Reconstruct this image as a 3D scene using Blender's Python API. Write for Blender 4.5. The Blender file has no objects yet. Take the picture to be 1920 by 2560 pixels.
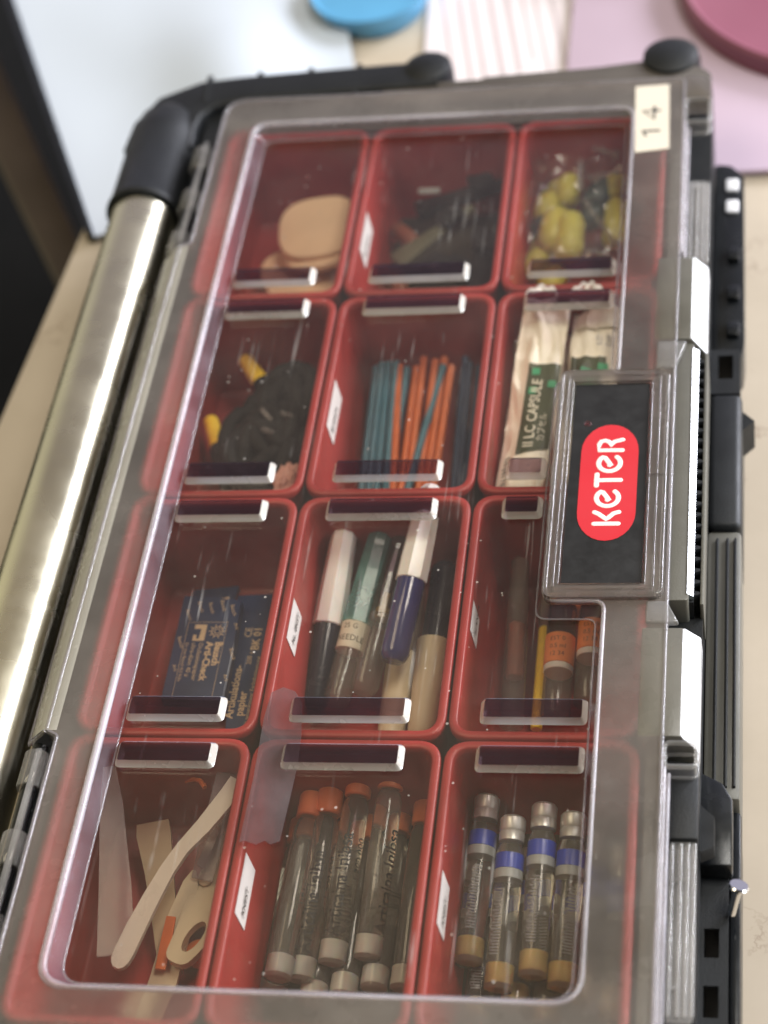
import bpy, bmesh, math, random
from math import sin, cos, pi, radians
from mathutils import Vector, Matrix, Euler, noise
S = 0.001                                   # every number below is in millimetres
sc = bpy.context.scene
C = sc.collection
rnd = random.Random(7)

# ------------------------------------------------------------------ camera, world, lamps, exposure
cam = bpy.data.cameras.new('camera'); camo = bpy.data.objects.new('camera', cam); C.objects.link(camo)
camo.location = Vector((219.725, -248.604, 501.611)) * S
camo.rotation_euler = Euler((0.72998, 0.15063, 0.11954), 'XYZ')
cam.sensor_fit = 'VERTICAL'; cam.sensor_height = 24.0; cam.lens = 24.0 * 5031.08 / 2560
cam.clip_start = 0.01; cam.clip_end = 60
cam.dof.use_dof = True; cam.dof.focus_distance = 0.632; cam.dof.aperture_fstop = 5.0; cam.dof.aperture_blades = 0
sc.camera = camo

w = bpy.data.worlds.new('World'); sc.world = w; w.use_nodes = True
wt = w.node_tree; bg = wt.nodes['Background']
# the room round the table, as a smooth glow by direction: pale lavender far wall, dim warm ceiling, olive left side, dark behind the camera
tc = wt.nodes.new('ShaderNodeTexCoord'); sx = wt.nodes.new('ShaderNodeSeparateXYZ'); wt.links.new(tc.outputs['Generated'], sx.inputs[0])
def wramp(out_, stops):
    r = wt.nodes.new('ShaderNodeValToRGB'); e = r.color_ramp.elements
    mr = wt.nodes.new('ShaderNodeMapRange'); mr.inputs[1].default_value = -1; mr.inputs[2].default_value = 1; wt.links.new(out_, mr.inputs[0]); wt.links.new(mr.outputs[0], r.inputs[0])
    r.color_ramp.interpolation = 'EASE'
    for k, (p, c) in enumerate(stops):
        q = e[k] if k < 2 else e.new((p + 1) / 2)
        q.position = (p + 1) / 2; q.color = (*c, 1)
    return r
ry_ = wramp(sx.outputs['Y'], [(-1, (.07, .06, .05)), (.95, (.80, .76, .95)), (.1, (.13, .11, .08)), (.5, (.60, .50, .34)), (.66, (.44, .39, .38)), (.80, (.60, .57, .70))])
rx_ = wramp(sx.outputs['X'], [(-1, (.75, .75, .48)), (-.45, (.0, .0, .0)), (.4, (.0, .0, .0)), (.9, (.22, .24, .28))])
ad = wt.nodes.new('ShaderNodeMixRGB'); ad.blend_type = 'ADD'; ad.inputs[0].default_value = 1
wt.links.new(ry_.outputs[0], ad.inputs[1]); wt.links.new(rx_.outputs[0], ad.inputs[2])
wt.links.new(ad.outputs[0], bg.inputs[0]); bg.inputs[1].default_value = .50

def area(name, loc, target, sx_, sy_, power, col):
    l = bpy.data.lights.new(name, 'AREA'); l.shape = 'RECTANGLE'; l.size = sx_; l.size_y = sy_
    l.energy = power; l.color = col
    o = bpy.data.objects.new(name, l); C.objects.link(o); o.location = loc
    o.rotation_euler = (Vector(target) - Vector(loc)).to_track_quat('-Z', 'Y').to_euler()
    return o
area('window_light_back', (2.0, 1.8, 0.95), (0.1, 0.25, 0), 1.2, 0.8, 108, (0.88, 0.90, 1.0))
area('window_light_right', (1.7, 0.1, 0.55), (0.15, 0.2, 0), 1.0, 0.6, 26, (0.90, 0.95, 1.0))
area('added_overhead_light', (0.75, 0.35, 1.6), (0.1, 0.2, 0), 0.6, 0.5, 14, (1.0, 0.97, 0.90))  # added without a known source, to brighten the bin contents
area('ceiling_light', (-0.55, 0.0, 1.75), (0.08, 0.2, 0), 0.9, 0.6, 9, (1.0, 0.86, 0.62))

sc.render.engine = 'CYCLES'
sc.cycles.use_denoising = True
sc.cycles.max_bounces = 14; sc.cycles.transparent_max_bounces = 40
sc.cycles.transmission_bounces = 12; sc.cycles.glossy_bounces = 6; sc.cycles.diffuse_bounces = 4
sc.cycles.caustics_reflective = False; sc.cycles.caustics_refractive = True; sc.cycles.sample_clamp_indirect = 4
sc.view_settings.view_transform = 'Standard'; sc.view_settings.look = 'None'
sc.view_settings.exposure = 0.22; sc.view_settings.gamma = 1

# ------------------------------------------------------------------ materials
def newmat(name):
    m = bpy.data.materials.new(name); m.use_nodes = True
    nt = m.node_tree; nt.nodes.clear()
    out = nt.nodes.new('ShaderNodeOutputMaterial')
    return m, nt, out
def noise_node(nt, scale, detail=4, rough=.6):
    t = nt.nodes.new('ShaderNodeTexCoord'); n = nt.nodes.new('ShaderNodeTexNoise')
    n.inputs['Scale'].default_value = scale; n.inputs['Detail'].default_value = detail; n.inputs['Roughness'].default_value = rough
    nt.links.new(t.outputs['Object'], n.inputs['Vector']); return n
def ramp(nt, src, p0, c0, p1, c1):
    r = nt.nodes.new('ShaderNodeValToRGB'); e = r.color_ramp.elements
    e[0].position = p0; e[0].color = (*c0, 1) if len(c0) == 3 else c0
    e[1].position = p1; e[1].color = (*c1, 1) if len(c1) == 3 else c1
    nt.links.new(src, r.inputs[0]); return r
def plastic(name, col, rough=.45, var=.12, scale=60, bump=.0, bscale=900, metallic=0., sss=0., spec=.5, coat=0., trans=0.):
    m, nt, out = newmat(name)
    p = nt.nodes.new('ShaderNodeBsdfPrincipled'); nt.links.new(p.outputs[0], out.inputs[0])
    n = noise_node(nt, scale)
    c1 = tuple(min(1, c * (1 + var)) for c in col); c0 = tuple(c * (1 - var) for c in col)
    r = ramp(nt, n.outputs['Fac'], .3, c0, .7, c1); nt.links.new(r.outputs[0], p.inputs['Base Color'])
    rr = nt.nodes.new('ShaderNodeMapRange'); rr.inputs[1].default_value = .3; rr.inputs[2].default_value = .7
    rr.inputs[3].default_value = max(.02, rough - .08); rr.inputs[4].default_value = rough + .08
    n2 = noise_node(nt, scale * 2.7); nt.links.new(n2.outputs['Fac'], rr.inputs[0]); nt.links.new(rr.outputs[0], p.inputs['Roughness'])
    p.inputs['Metallic'].default_value = metallic; p.inputs['Specular IOR Level'].default_value = spec
    p.inputs['Coat Weight'].default_value = coat
    if trans: p.inputs['Transmission Weight'].default_value = trans
    if sss:
        p.inputs['Subsurface Weight'].default_value = sss; p.inputs['Subsurface Scale'].default_value = .003
        p.inputs['Subsurface Radius'].default_value = (1, .35, .25)
    if bump:
        b = nt.nodes.new('ShaderNodeBump'); b.inputs['Strength'].default_value = bump; b.inputs['Distance'].default_value = .0004
        n3 = noise_node(nt, bscale, 3); nt.links.new(n3.outputs['Fac'], b.inputs['Height']); nt.links.new(b.outputs[0], p.inputs['Normal'])
    return m
def fresnel(nt, f0=.045, gain=1.):
    """Schlick reflectance, the same from both sides of a thin sheet"""
    lw = nt.nodes.new('ShaderNodeLayerWeight'); lw.inputs[0].default_value = .5
    p = nt.nodes.new('ShaderNodeMath'); p.operation = 'POWER'; p.inputs[1].default_value = 5; nt.links.new(lw.outputs['Facing'], p.inputs[0])
    m = nt.nodes.new('ShaderNodeMath'); m.operation = 'MULTIPLY_ADD'; m.inputs[1].default_value = (1 - f0) * gain; m.inputs[2].default_value = f0 * gain
    nt.links.new(p.outputs[0], m.inputs[0]); return m
def clear(name, tint=(.95, .94, .92), rough=.03, dust=.0, ior=1.45, haze=0.0, hazecol=(.5, .48, .45), scratch=0.):
    """thin clear plastic: see-through with a Fresnel reflection, and dust specks lying on it"""
    m, nt, out = newmat(name)
    tr = nt.nodes.new('ShaderNodeBsdfTransparent'); tr.inputs[0].default_value = (*tint, 1)
    gl = nt.nodes.new('ShaderNodeBsdfGlossy'); gl.inputs['Roughness'].default_value = rough
    fr = fresnel(nt)
    mx = nt.nodes.new('ShaderNodeMixShader'); nt.links.new(fr.outputs[0], mx.inputs[0])
    nt.links.new(tr.outputs[0], mx.inputs[1]); nt.links.new(gl.outputs[0], mx.inputs[2])
    last = mx.outputs[0]
    b = nt.nodes.new('ShaderNodeBump'); b.inputs['Strength'].default_value = .10; b.inputs['Distance'].default_value = .0006
    nb = noise_node(nt, 55, 2); nt.links.new(nb.outputs['Fac'], b.inputs['Height']); nt.links.new(b.outputs[0], gl.inputs['Normal'])
    if haze:
        df = nt.nodes.new('ShaderNodeBsdfDiffuse'); df.inputs[0].default_value = (*hazecol, 1)
        n = noise_node(nt, 26, 5, .7); r = ramp(nt, n.outputs['Fac'], .38, (haze * .35,) * 3, .75, (haze,) * 3)
        m2 = nt.nodes.new('ShaderNodeMixShader'); nt.links.new(r.outputs[0], m2.inputs[0])
        nt.links.new(last, m2.inputs[1]); nt.links.new(df.outputs[0], m2.inputs[2]); last = m2.outputs[0]
    if scratch:
        t = nt.nodes.new('ShaderNodeTexCoord'); masks = []
        for rot, scx in ((.5, 520), (-.9, 700)):
            mp = nt.nodes.new('ShaderNodeMapping'); mp.inputs['Rotation'].default_value = (0, 0, rot); mp.inputs['Scale'].default_value = (scx, 16, 1)
            ns = nt.nodes.new('ShaderNodeTexNoise'); ns.inputs['Scale'].default_value = 1; ns.inputs['Detail'].default_value = 2
            nt.links.new(t.outputs['Object'], mp.inputs[0]); nt.links.new(mp.outputs[0], ns.inputs['Vector'])
            masks.append(ramp(nt, ns.outputs['Fac'], .66, (0, 0, 0), .72, (scratch,) * 3).outputs[0])
        gt = noise_node(nt, 32, 3); gr = ramp(nt, gt.outputs['Fac'], .5, (0, 0, 0), .62, (1, 1, 1))
        sm = nt.nodes.new('ShaderNodeMath'); sm.operation = 'ADD'; nt.links.new(masks[0], sm.inputs[0]); nt.links.new(masks[1], sm.inputs[1])
        sg = nt.nodes.new('ShaderNodeMath'); sg.operation = 'MULTIPLY'; nt.links.new(sm.outputs[0], sg.inputs[0]); nt.links.new(gr.outputs[0], sg.inputs[1])
        ds = nt.nodes.new('ShaderNodeBsdfDiffuse'); ds.inputs[0].default_value = (.7, .68, .66, 1)
        ms = nt.nodes.new('ShaderNodeMixShader'); nt.links.new(sg.outputs[0], ms.inputs[0]); nt.links.new(last, ms.inputs[1]); nt.links.new(ds.outputs[0], ms.inputs[2]); last = ms.outputs[0]
    if dust:
        v = nt.nodes.new('ShaderNodeTexVoronoi'); v.inputs['Scale'].default_value = dust
        t = nt.nodes.new('ShaderNodeTexCoord'); nt.links.new(t.outputs['Object'], v.inputs['Vector'])
        wn = nt.nodes.new('ShaderNodeSeparateColor'); nt.links.new(v.outputs['Color'], wn.inputs[0])
        # speck radius differs from cell to cell, most cells have none
        mr = nt.nodes.new('ShaderNodeMapRange'); mr.inputs[1].default_value = .72; mr.inputs[2].default_value = 1.0
        mr.inputs[3].default_value = 0.0; mr.inputs[4].default_value = .11
        nt.links.new(wn.outputs[0], mr.inputs[0])
        lt = nt.nodes.new('ShaderNodeMath'); lt.operation = 'LESS_THAN'
        nt.links.new(v.outputs['Distance'], lt.inputs[0]); nt.links.new(mr.outputs[0], lt.inputs[1])
        mm = nt.nodes.new('ShaderNodeMath'); mm.operation = 'MULTIPLY'; mm.inputs[1].default_value = .38; nt.links.new(lt.outputs[0], mm.inputs[0])
        d2 = nt.nodes.new('ShaderNodeBsdfDiffuse'); d2.inputs[0].default_value = (.75, .7, .65, 1)
        m3 = nt.nodes.new('ShaderNodeMixShader'); nt.links.new(mm.outputs[0], m3.inputs[0])
        nt.links.new(last, m3.inputs[1]); nt.links.new(d2.outputs[0], m3.inputs[2]); last = m3.outputs[0]
    nt.links.new(last, out.inputs[0])
    return m
def frosted(name, see=.35, blur=.35, rough=.34, col=(.42, .39, .35), grain=.25, sheen=.05):
    """translucent textured plastic: part clear, part rough refraction, the rest scattering"""
    m, nt, out = newmat(name)
    tr = nt.nodes.new('ShaderNodeBsdfTransparent'); tr.inputs[0].default_value = (.93, .90, .87, 1)
    rf = nt.nodes.new('ShaderNodeBsdfRefraction'); rf.inputs['Roughness'].default_value = rough; rf.inputs['IOR'].default_value = 1.22
    rf.inputs[0].default_value = (.93, .90, .87, 1)
    df = nt.nodes.new('ShaderNodeBsdfDiffuse'); df.inputs[0].default_value = (*col, 1)
    gl = nt.nodes.new('ShaderNodeBsdfGlossy'); ng = noise_node(nt, 30, 4, .7); rg_ = nt.nodes.new('ShaderNodeMapRange'); rg_.inputs[1].default_value = .35; rg_.inputs[2].default_value = .65; rg_.inputs[3].default_value = .16; rg_.inputs[4].default_value = .36
    nt.links.new(ng.outputs['Fac'], rg_.inputs[0]); nt.links.new(rg_.outputs[0], gl.inputs['Roughness'])
    fr = fresnel(nt, sheen)
    bu = nt.nodes.new('ShaderNodeBump'); bu.inputs['Strength'].default_value = grain; bu.inputs['Distance'].default_value = .0003
    n = noise_node(nt, 1400, 2); nt.links.new(n.outputs['Fac'], bu.inputs['Height'])
    for s_ in (rf, gl): nt.links.new(bu.outputs[0], s_.inputs['Normal'])
    a = nt.nodes.new('ShaderNodeMixShader'); a.inputs[0].default_value = blur / (see + blur)
    nt.links.new(tr.outputs[0], a.inputs[1]); nt.links.new(rf.outputs[0], a.inputs[2])
    b = nt.nodes.new('ShaderNodeMixShader'); nw = noise_node(nt, 18, 4)
    r = ramp(nt, nw.outputs['Fac'], .3, (max(0, 1 - see - blur - .14),) * 3, .7, (1 - see - blur + .14,) * 3); nt.links.new(r.outputs[0], b.inputs[0])
    nt.links.new(a.outputs[0], b.inputs[1]); nt.links.new(df.outputs[0], b.inputs[2])
    c = nt.nodes.new('ShaderNodeMixShader'); nt.links.new(fr.outputs[0], c.inputs[0])
    nt.links.new(b.outputs[0], c.inputs[1]); nt.links.new(gl.outputs[0], c.inputs[2]); nt.links.new(c.outputs[0], out.inputs[0])
    return m
def glassy(name, rough=.08, col=(.97, .96, .94), ior=1.47, white=.0):
    m, nt, out = newmat(name)
    p = nt.nodes.new('ShaderNodeBsdfPrincipled'); p.inputs['Base Color'].default_value = (*col, 1)
    p.inputs['Transmission Weight'].default_value = 1 - white; p.inputs['Roughness'].default_value = rough; p.inputs['IOR'].default_value = ior
    nt.links.new(p.outputs[0], out.inputs[0]); return m

M = dict(
    red=plastic('red_plastic', (.31, .029, .026), .38, .16, 25, .15, 1200, sss=.08),
    black=plastic('black_plastic', (.010, .011, .012), .46, .2, 40, .35, 1500, spec=.32),
    blackgloss=plastic('black_gloss', (.008, .009, .010), .22, .2, 30, .05, 600, spec=.4),
    blackprint=plastic('black_print', (.012, .012, .012), .38, .15, 60, .05, 800),
    grey=plastic('grey_flange', (.070, .059, .047), .5, .12, 30, .3, 1500),
    darkgrey=plastic('latch_grey', (.10, .096, .080), .38, .12, 30, .2, 1500),
    metal=plastic('brushed_metal', (.80, .755, .59), .27, .10, 10, .12, 200, metallic=1.),
    steel=plastic('steel', (.75, .76, .78), .12, .05, 60, metallic=1.),
    clear=clear('clear_lid', (.975, .955, .93), .035, dust=230, haze=.028, hazecol=(.52, .44, .38), scratch=.13),  # brownish haze paints the room's reflected veil over the bins
    wall=clear('clear_lid_wall', (.90, .86, .88), .06, haze=.16, hazecol=(.62, .52, .58)),
    frost=frosted('frosted_lid', .22, .50, .44, col=(.27, .235, .205), sheen=.10),
    frost2=frosted('frosted_flange_sheen', .08, .22, col=(.44, .42, .36), sheen=.12),  # pale scatter colour paints in the sky reflection on the flange
    frostw=frosted('frosted_block', .16, .44, .4, col=(.25, .235, .195)),
    blockend_lit=frosted('block_end_lit', .04, .10, .3, col=(.86, .87, .90)),  # near-white colour stands for the side light on the slope
    rim=clear('clear_rim', (.84, .82, .80), .10, haze=.26, hazecol=(.72, .69, .76)),  # pale haze paints highlights along the clear edges
    bead=glassy('clear_bead', .10),
    rimglint=frosted('window_rim', .34, .42, .2, col=(.84, .80, .88)),  # lavender white scatter stands for light caught on the rounded edge
    rib=glassy('clear_ridge', .05),
    ridgetop=clear('ridge_top', (.60, .50, .55), .05, haze=.03, hazecol=(.4, .3, .4)),
    ridgeglint=frosted('ridge_edge_glint', .30, .28, .16, col=(.95, .88, .76), sheen=.22),  # cream scatter paints the bright glints of the ridge edges
    ridgesheen=frosted('ridge_back_sheen', .34, .20, col=(.46, .58, .80)),  # bluish scatter paints the reflection on the back slope
    tab=clear('clear_tab', (.88, .87, .86), .06, haze=.30, hazecol=(.66, .65, .64)),
    tape=clear('tape_film', (.80, .76, .77), .3, dust=1700, haze=.13, hazecol=(.50, .42, .44)),
    sticker=plastic('cream_sticker', (.60, .54, .44), .85, .03, 20),
    ink=plastic('black_ink', (.010, .010, .012), .5, .05, 20),
    logored=plastic('logo_red', (.52, .022, .032), .40, .04, 20),
    logocream=plastic('logo_cream', (.90, .74, .68), .45, .02, 20),
    redink=plastic('dark_red_ink', (.12, .015, .018), .4, .05, 20),
    white=plastic('white_plastic', (.93, .91, .88), .32, .03, 40, sss=.2),
    whitepaper=plastic('white_paper', (.50, .545, .60), .7, .02, 9),
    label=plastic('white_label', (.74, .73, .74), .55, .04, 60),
    greytext=plastic('grey_text', (.25, .25, .26), .6, .05, 60),
    beige=plastic('beige_pad', (.72, .52, .34), .75, .06, 60, .3, 900),
    beige2=plastic('tan_plastic', (.46, .35, .22), .55, .1, 60),
    cream=plastic('cream_plastic', (.62, .53, .36), .42, .06, 40),
    foil=plastic('cream_foil', (.92, .87, .74), .34, .05, 70, .7, 150),
    silver=plastic('silver_foil', (.86, .85, .86), .34, .05, 90, .5, 200, metallic=.25),
    greenlab=plastic('green_label', (.060, .070, .035), .35, .2, 60),
    greenmark=plastic('green_mark', (.05, .30, .14), .4, .1, 60),
    labtext=plastic('pale_text', (.70, .66, .52), .5, .03, 60),
    dullsilver=plastic('dull_silver', (.55, .56, .54), .38, .1, 120, metallic=.5),
    darkener=plastic('floor_darkener', (.030, .026, .016), .6, .3, 40, .3, 300),  # for the added sheets that darken bin floors
    spat=plastic('grey_white_plastic', (.60, .53, .46), .30, .06, 40),
    navy=plastic('navy_paper', (.016, .034, .095), .45, .15, 70),
    navy2=plastic('navy_plastic', (.030, .034, .15), .14, .1, 40, coat=.4),
    darknavy=plastic('dark_navy_plastic', (.010, .013, .028), .22, .1, 40),
    tantext=plastic('tan_text', (.62, .47, .30), .5, .05, 60),
    yellow=plastic('yellow_plastic', (.90, .62, .03), .42, .08, 60),
    olive=plastic('olive_yellow_rubber', (.58, .55, .09), .40, .15, 90, sss=.1),
    teal=plastic('dark_teal_rubber', (.03, .07, .075), .35, .15, 80),
    bluestick=plastic('blue_stick', (.06, .21, .29), .45, .12, 90),
    darkblue=plastic('dark_blue_stick', (.02, .055, .13), .4, .12, 90),
    orangestick=plastic('orange_stick', (.70, .17, .04), .45, .12, 90),
    orange=plastic('orange_cap', (.85, .24, .08), .45, .08, 90),
    orangelab=plastic('orange_label', (.95, .30, .08), .5, .06, 90),
    rubber=plastic('black_rubber', (.012, .012, .011), .75, .3, 90, .3, 800, spec=.3),
    pink=plastic('pink_scrap', (.60, .32, .26), .6, .2, 300, .6, 700),
    rose=plastic('rose_tube', (.45, .12, .08), .4, .1, 90),
    rust=plastic('rust_brown', (.22, .07, .04), .5, .2, 90),
    greenish=plastic('grey_green_plastic', (.10, .105, .065), .45, .2, 60),
    amber=plastic('amber_stopper', (.80, .55, .16), .35, .08, 90, sss=.2),
    blueband=plastic('blue_band', (.025, .06, .42), .35, .08, 90),
    greyband=plastic('grey_band', (.33, .36, .36), .4, .08, 90),
    aqua=clear('aqua_plastic', (.50, .72, .70), .10, haze=.75, hazecol=(.18, .42, .40)),
    vial=glassy('vial_glass', .04, (.93, .93, .86), 1.40, .06),
    vialdark=clear('vial_dark', (.55, .53, .46), .05, haze=.2, hazecol=(.06, .055, .045)),
    bag=clear('bag_film', (.93, .93, .92), .12, haze=.07, hazecol=(.6, .6, .56)),
    film=clear('clear_sheath', (.82, .80, .76), .12, haze=.26, hazecol=(.55, .52, .46)),
    blade=clear('clear_blade', (.86, .84, .86), .12, haze=.38, hazecol=(.50, .42, .44)),
    lilac=plastic('lilac_paper', (.50, .385, .475), .7, .05, 12),
    magenta=plastic('magenta_plastic', (.20, .060, .090), .4, .08, 12),
    skyblue=plastic('blue_plastic', (.09, .30, .50), .4, .08, 18),
    pinkpaper=plastic('pinkish_paper', (.66, .59, .59), .7, .03, 12),
    greyprint=plastic('grey_print', (.47, .40, .40), .7, .05, 12),
    brown=plastic('brown_wood_rail', (.10, .075, .06), .5, .25, 12),
    floor=plastic('dark_floor', (.002, .0025, .003), .9, .3, 5),
)
# worn beige tabletop: faint mottling, hairline cracks and brown scuffs
def table_mat():
    m, nt, out = newmat('worn_tabletop')
    p = nt.nodes.new('ShaderNodeBsdfPrincipled'); nt.links.new(p.outputs[0], out.inputs[0]); p.inputs['Roughness'].default_value = .5
    n = noise_node(nt, 9, 6, .65); base = ramp(nt, n.outputs['Fac'], .3, (.46, .385, .29), .72, (.56, .475, .37))
    # warped noise, thin iso-line = hairline crack
    n1 = noise_node(nt, 7, 8, .62)
    s_ = nt.nodes.new('ShaderNodeMath'); s_.operation = 'SUBTRACT'; s_.inputs[1].default_value = .5; nt.links.new(n1.outputs['Fac'], s_.inputs[0])
    ab = nt.nodes.new('ShaderNodeMath'); ab.operation = 'ABSOLUTE'; nt.links.new(s_.outputs[0], ab.inputs[0])
    lt = ramp(nt, ab.outputs[0], .0, (.55,) * 3, .006, (0, 0, 0))
    gate = noise_node(nt, 16, 3); gr = ramp(nt, gate.outputs['Fac'], .52, (0, 0, 0), .62, (1, 1, 1))
    mu = nt.nodes.new('ShaderNodeMath'); mu.operation = 'MULTIPLY'; nt.links.new(lt.outputs[0], mu.inputs[0]); nt.links.new(gr.outputs[0], mu.inputs[1])
    mx = nt.nodes.new('ShaderNodeMixRGB'); nt.links.new(mu.outputs[0], mx.inputs[0]); nt.links.new(base.outputs[0], mx.inputs[1]); mx.inputs[2].default_value = (.20, .12, .08, 1)
    n3 = noise_node(nt, 60, 5, .7); sp = ramp(nt, n3.outputs['Fac'], .66, (0, 0, 0), .76, (.5, .5, .5))
    m2 = nt.nodes.new('ShaderNodeMixRGB'); nt.links.new(sp.outputs[0], m2.inputs[0]); nt.links.new(mx.outputs[0], m2.inputs[1]); m2.inputs[2].default_value = (.33, .23, .15, 1)
    nt.links.new(m2.outputs[0], p.inputs['Base Color']); return m
M['table'] = table_mat()

# ------------------------------------------------------------------ mesh helpers
class MB:
    def __init__(s): s.b = bmesh.new()
    def box(s, x0, y0, z0, x1, y1, z1):
        v = [s.b.verts.new((x, y, z)) for z in (z0, z1) for x, y in ((x0, y0), (x1, y0), (x1, y1), (x0, y1))]
        for f in ((3, 2, 1, 0), (4, 5, 6, 7), (0, 1, 5, 4), (1, 2, 6, 5), (2, 3, 7, 6), (3, 0, 4, 7)): s.b.faces.new([v[i] for i in f])
        return s
    def prism(s, poly, z0, z1, top=None):
        a = [s.b.verts.new((x, y, z0)) for x, y in poly]; t = top or poly
        c = [s.b.verts.new((x, y, z1)) for x, y in t]; n = len(poly)
        s.b.faces.new(a[::-1]); s.b.faces.new(c)
        for i in range(n): s.b.faces.new((a[i], a[(i + 1) % n], c[(i + 1) % n], c[i]))
        return s
    def loft(s, loops, close_first=False, close_last=False, ring=False):
        vs = [[s.b.verts.new(p) for p in l] for l in loops]; n = len(loops[0])
        k = len(vs)
        for j in range(k if ring else k - 1):
            A, B = vs[j], vs[(j + 1) % k]
            for i in range(n): s.b.faces.new((A[i], A[(i + 1) % n], B[(i + 1) % n], B[i]))
        if close_first: s.b.faces.new(vs[0][::-1])
        if close_last: s.b.faces.new(vs[-1])
        return s
    def tube(s, pts, r, n=10, closed=False):
        pts = [Vector(p) for p in pts]; k = len(pts); rs = r if isinstance(r, (list, tuple)) else [r] * k
        loops = []; up = None
        for i, p in enumerate(pts):
            if closed: d = pts[(i + 1) % k] - pts[i - 1]
            else: d = pts[min(i + 1, k - 1)] - pts[max(i - 1, 0)]
            d.normalize()
            if up is None: up = Vector((0, 0, 1)) if abs(d.z) < .9 else Vector((1, 0, 0))
            a = (up - d * up.dot(d)).normalized(); b_ = d.cross(a); up = a
            loops.append([p + (a * cos(2 * pi * j / n) + b_ * sin(2 * pi * j / n)) * rs[i] for j in range(n)])
        return s.loft(loops, not closed, not closed, closed)
    def lathe(s, prof, n=24, axis='Y'):
        """prof = [(t, r)...] along +Y (or Z)"""
        loops = []
        for t, r in prof:
            r = max(r, .01)
            if axis == 'Y': loops.append([(r * sin(2 * pi * j / n), t, r * cos(2 * pi * j / n)) for j in range(n)])
            else: loops.append([(r * cos(2 * pi * j / n), r * sin(2 * pi * j / n), t) for j in range(n)])
        return s.loft(loops, True, True)
    def grid(s, f, nu, nv, th=0):
        def sheet(dz): return [[s.b.verts.new(Vector(f(u / nu, v / nv)) + Vector((0, 0, dz))) for v in range(nv + 1)] for u in range(nu + 1)]
        T = sheet(0)
        for u in range(nu):
            for v in range(nv): s.b.faces.new((T[u][v], T[u + 1][v], T[u + 1][v + 1], T[u][v + 1]))
        if th:
            B = sheet(-th)
            for u in range(nu):
                for v in range(nv): s.b.faces.new((B[u][v], B[u][v + 1], B[u + 1][v + 1], B[u + 1][v]))
            for u in range(nu):
                s.b.faces.new((T[u][0], B[u][0], B[u + 1][0], T[u + 1][0])); s.b.faces.new((T[u][nv], T[u + 1][nv], B[u + 1][nv], B[u][nv]))
            for v in range(nv):
                s.b.faces.new((T[0][v], T[0][v + 1], B[0][v + 1], B[0][v])); s.b.faces.new((T[nu][v], B[nu][v], B[nu][v + 1], T[nu][v + 1]))
        return s
    def xf(s, mat): bmesh.ops.transform(s.b, matrix=mat, verts=s.b.verts); return s
    def bevel(s, w, seg=2, ang=30):
        bmesh.ops.remove_doubles(s.b, verts=s.b.verts, dist=1e-5)
        bmesh.ops.recalc_face_normals(s.b, faces=s.b.faces)
        es = [e for e in s.b.edges if len(e.link_faces) == 2 and e.calc_face_angle(0) > radians(ang)]
        bmesh.ops.bevel(s.b, geom=es, offset=w, segments=seg, affect='EDGES', profile=.5, clamp_overlap=True)
        return s

ORI = {}
def thing(name, label, cat, loc=(0, 0, 0), group=None):
    o = bpy.data.objects.new(name, None); C.objects.link(o); o.empty_display_size = .01
    o.location = Vector(loc) * S; ORI[o.name] = Vector(loc)
    o['label'] = label; o['category'] = cat
    if group: o['group'] = group
    return o
def obj(name, mb, mat, parent=None, smooth=35, label=None, loc=None, double=False):
    """links the mesh as one object; coordinates are millimetres in the frame of the thing's root"""
    b = mb.b
    off = ORI.get(parent.name, Vector()) if parent else Vector(loc or (0, 0, 0))
    for v in b.verts: v.co = (v.co - off) * S
    if not double: bmesh.ops.recalc_face_normals(b, faces=b.faces)
    me = bpy.data.meshes.new(name); b.to_mesh(me); b.free()
    me.materials.append(M[mat] if isinstance(mat, str) else mat)
    o = bpy.data.objects.new(name, me); C.objects.link(o)
    if smooth:
        for p in me.polygons: p.use_smooth = True
        try: me.set_sharp_from_angle(angle=radians(smooth))
        except Exception: pass
    if parent: o.parent = parent; ORI[o.name] = off
    else: o.location = off * S; ORI[o.name] = off
    if label: o['label'] = label
    return o
def tag(o, label, cat, group=None, kind=None):
    if label: o['label'] = label
    if cat: o['category'] = cat
    if group: o['group'] = group
    if kind: o['kind'] = kind
    return o
def copy_tree(o, parent=None):
    c = o.copy(); C.objects.link(c)
    if parent: c.parent = parent
    for ch in list(o.children): copy_tree(ch, c)
    return c
def place(o, near, far, roll=0.):
    """lays a thing that was built along +Y from near to far"""
    d = (Vector(far) - Vector(near)).normalized()
    q = Matrix((Vector((1, 0, 0)), d, Vector((1, 0, 0)).cross(d))).transposed()
    xx = d.cross(Vector((0, 0, 1))).normalized(); zz = xx.cross(d)
    m = Matrix((xx, d, zz)).transposed() @ Matrix.Rotation(roll, 3, 'Y')
    o.location = Vector(near) * S; o.rotation_euler = m.to_euler()
    return o
def text(s_, size, f, mat, parent, name='lettering', th=.06, align='LEFT', bold=0., shear=0., xs=1.):
    """lettering as a thin mesh; f maps text (u, v, thickness) in mm to the thing's millimetre frame"""
    cu = bpy.data.curves.new('t', 'FONT'); cu.body = s_; cu.size = size; cu.align_x = align; cu.resolution_u = 2
    cu.offset = bold; cu.shear = shear
    to = bpy.data.objects.new('t', cu); C.objects.link(to)
    bpy.context.view_layer.update()
    me = bpy.data.meshes.new_from_object(to.evaluated_get(bpy.context.evaluated_depsgraph_get()))
    bpy.data.objects.remove(to); bpy.data.curves.remove(cu)
    mb = MB(); mb.b.from_mesh(me); bpy.data.meshes.remove(me)
    if len(mb.b.faces) == 0: return None
    bmesh.ops.triangulate(mb.b, faces=mb.b.faces)
    for v in mb.b.verts: v.co = Vector(f(v.co.x * xs, v.co.y, th))
    return obj(name, mb, mat, parent, smooth=0, double=True)

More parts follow.
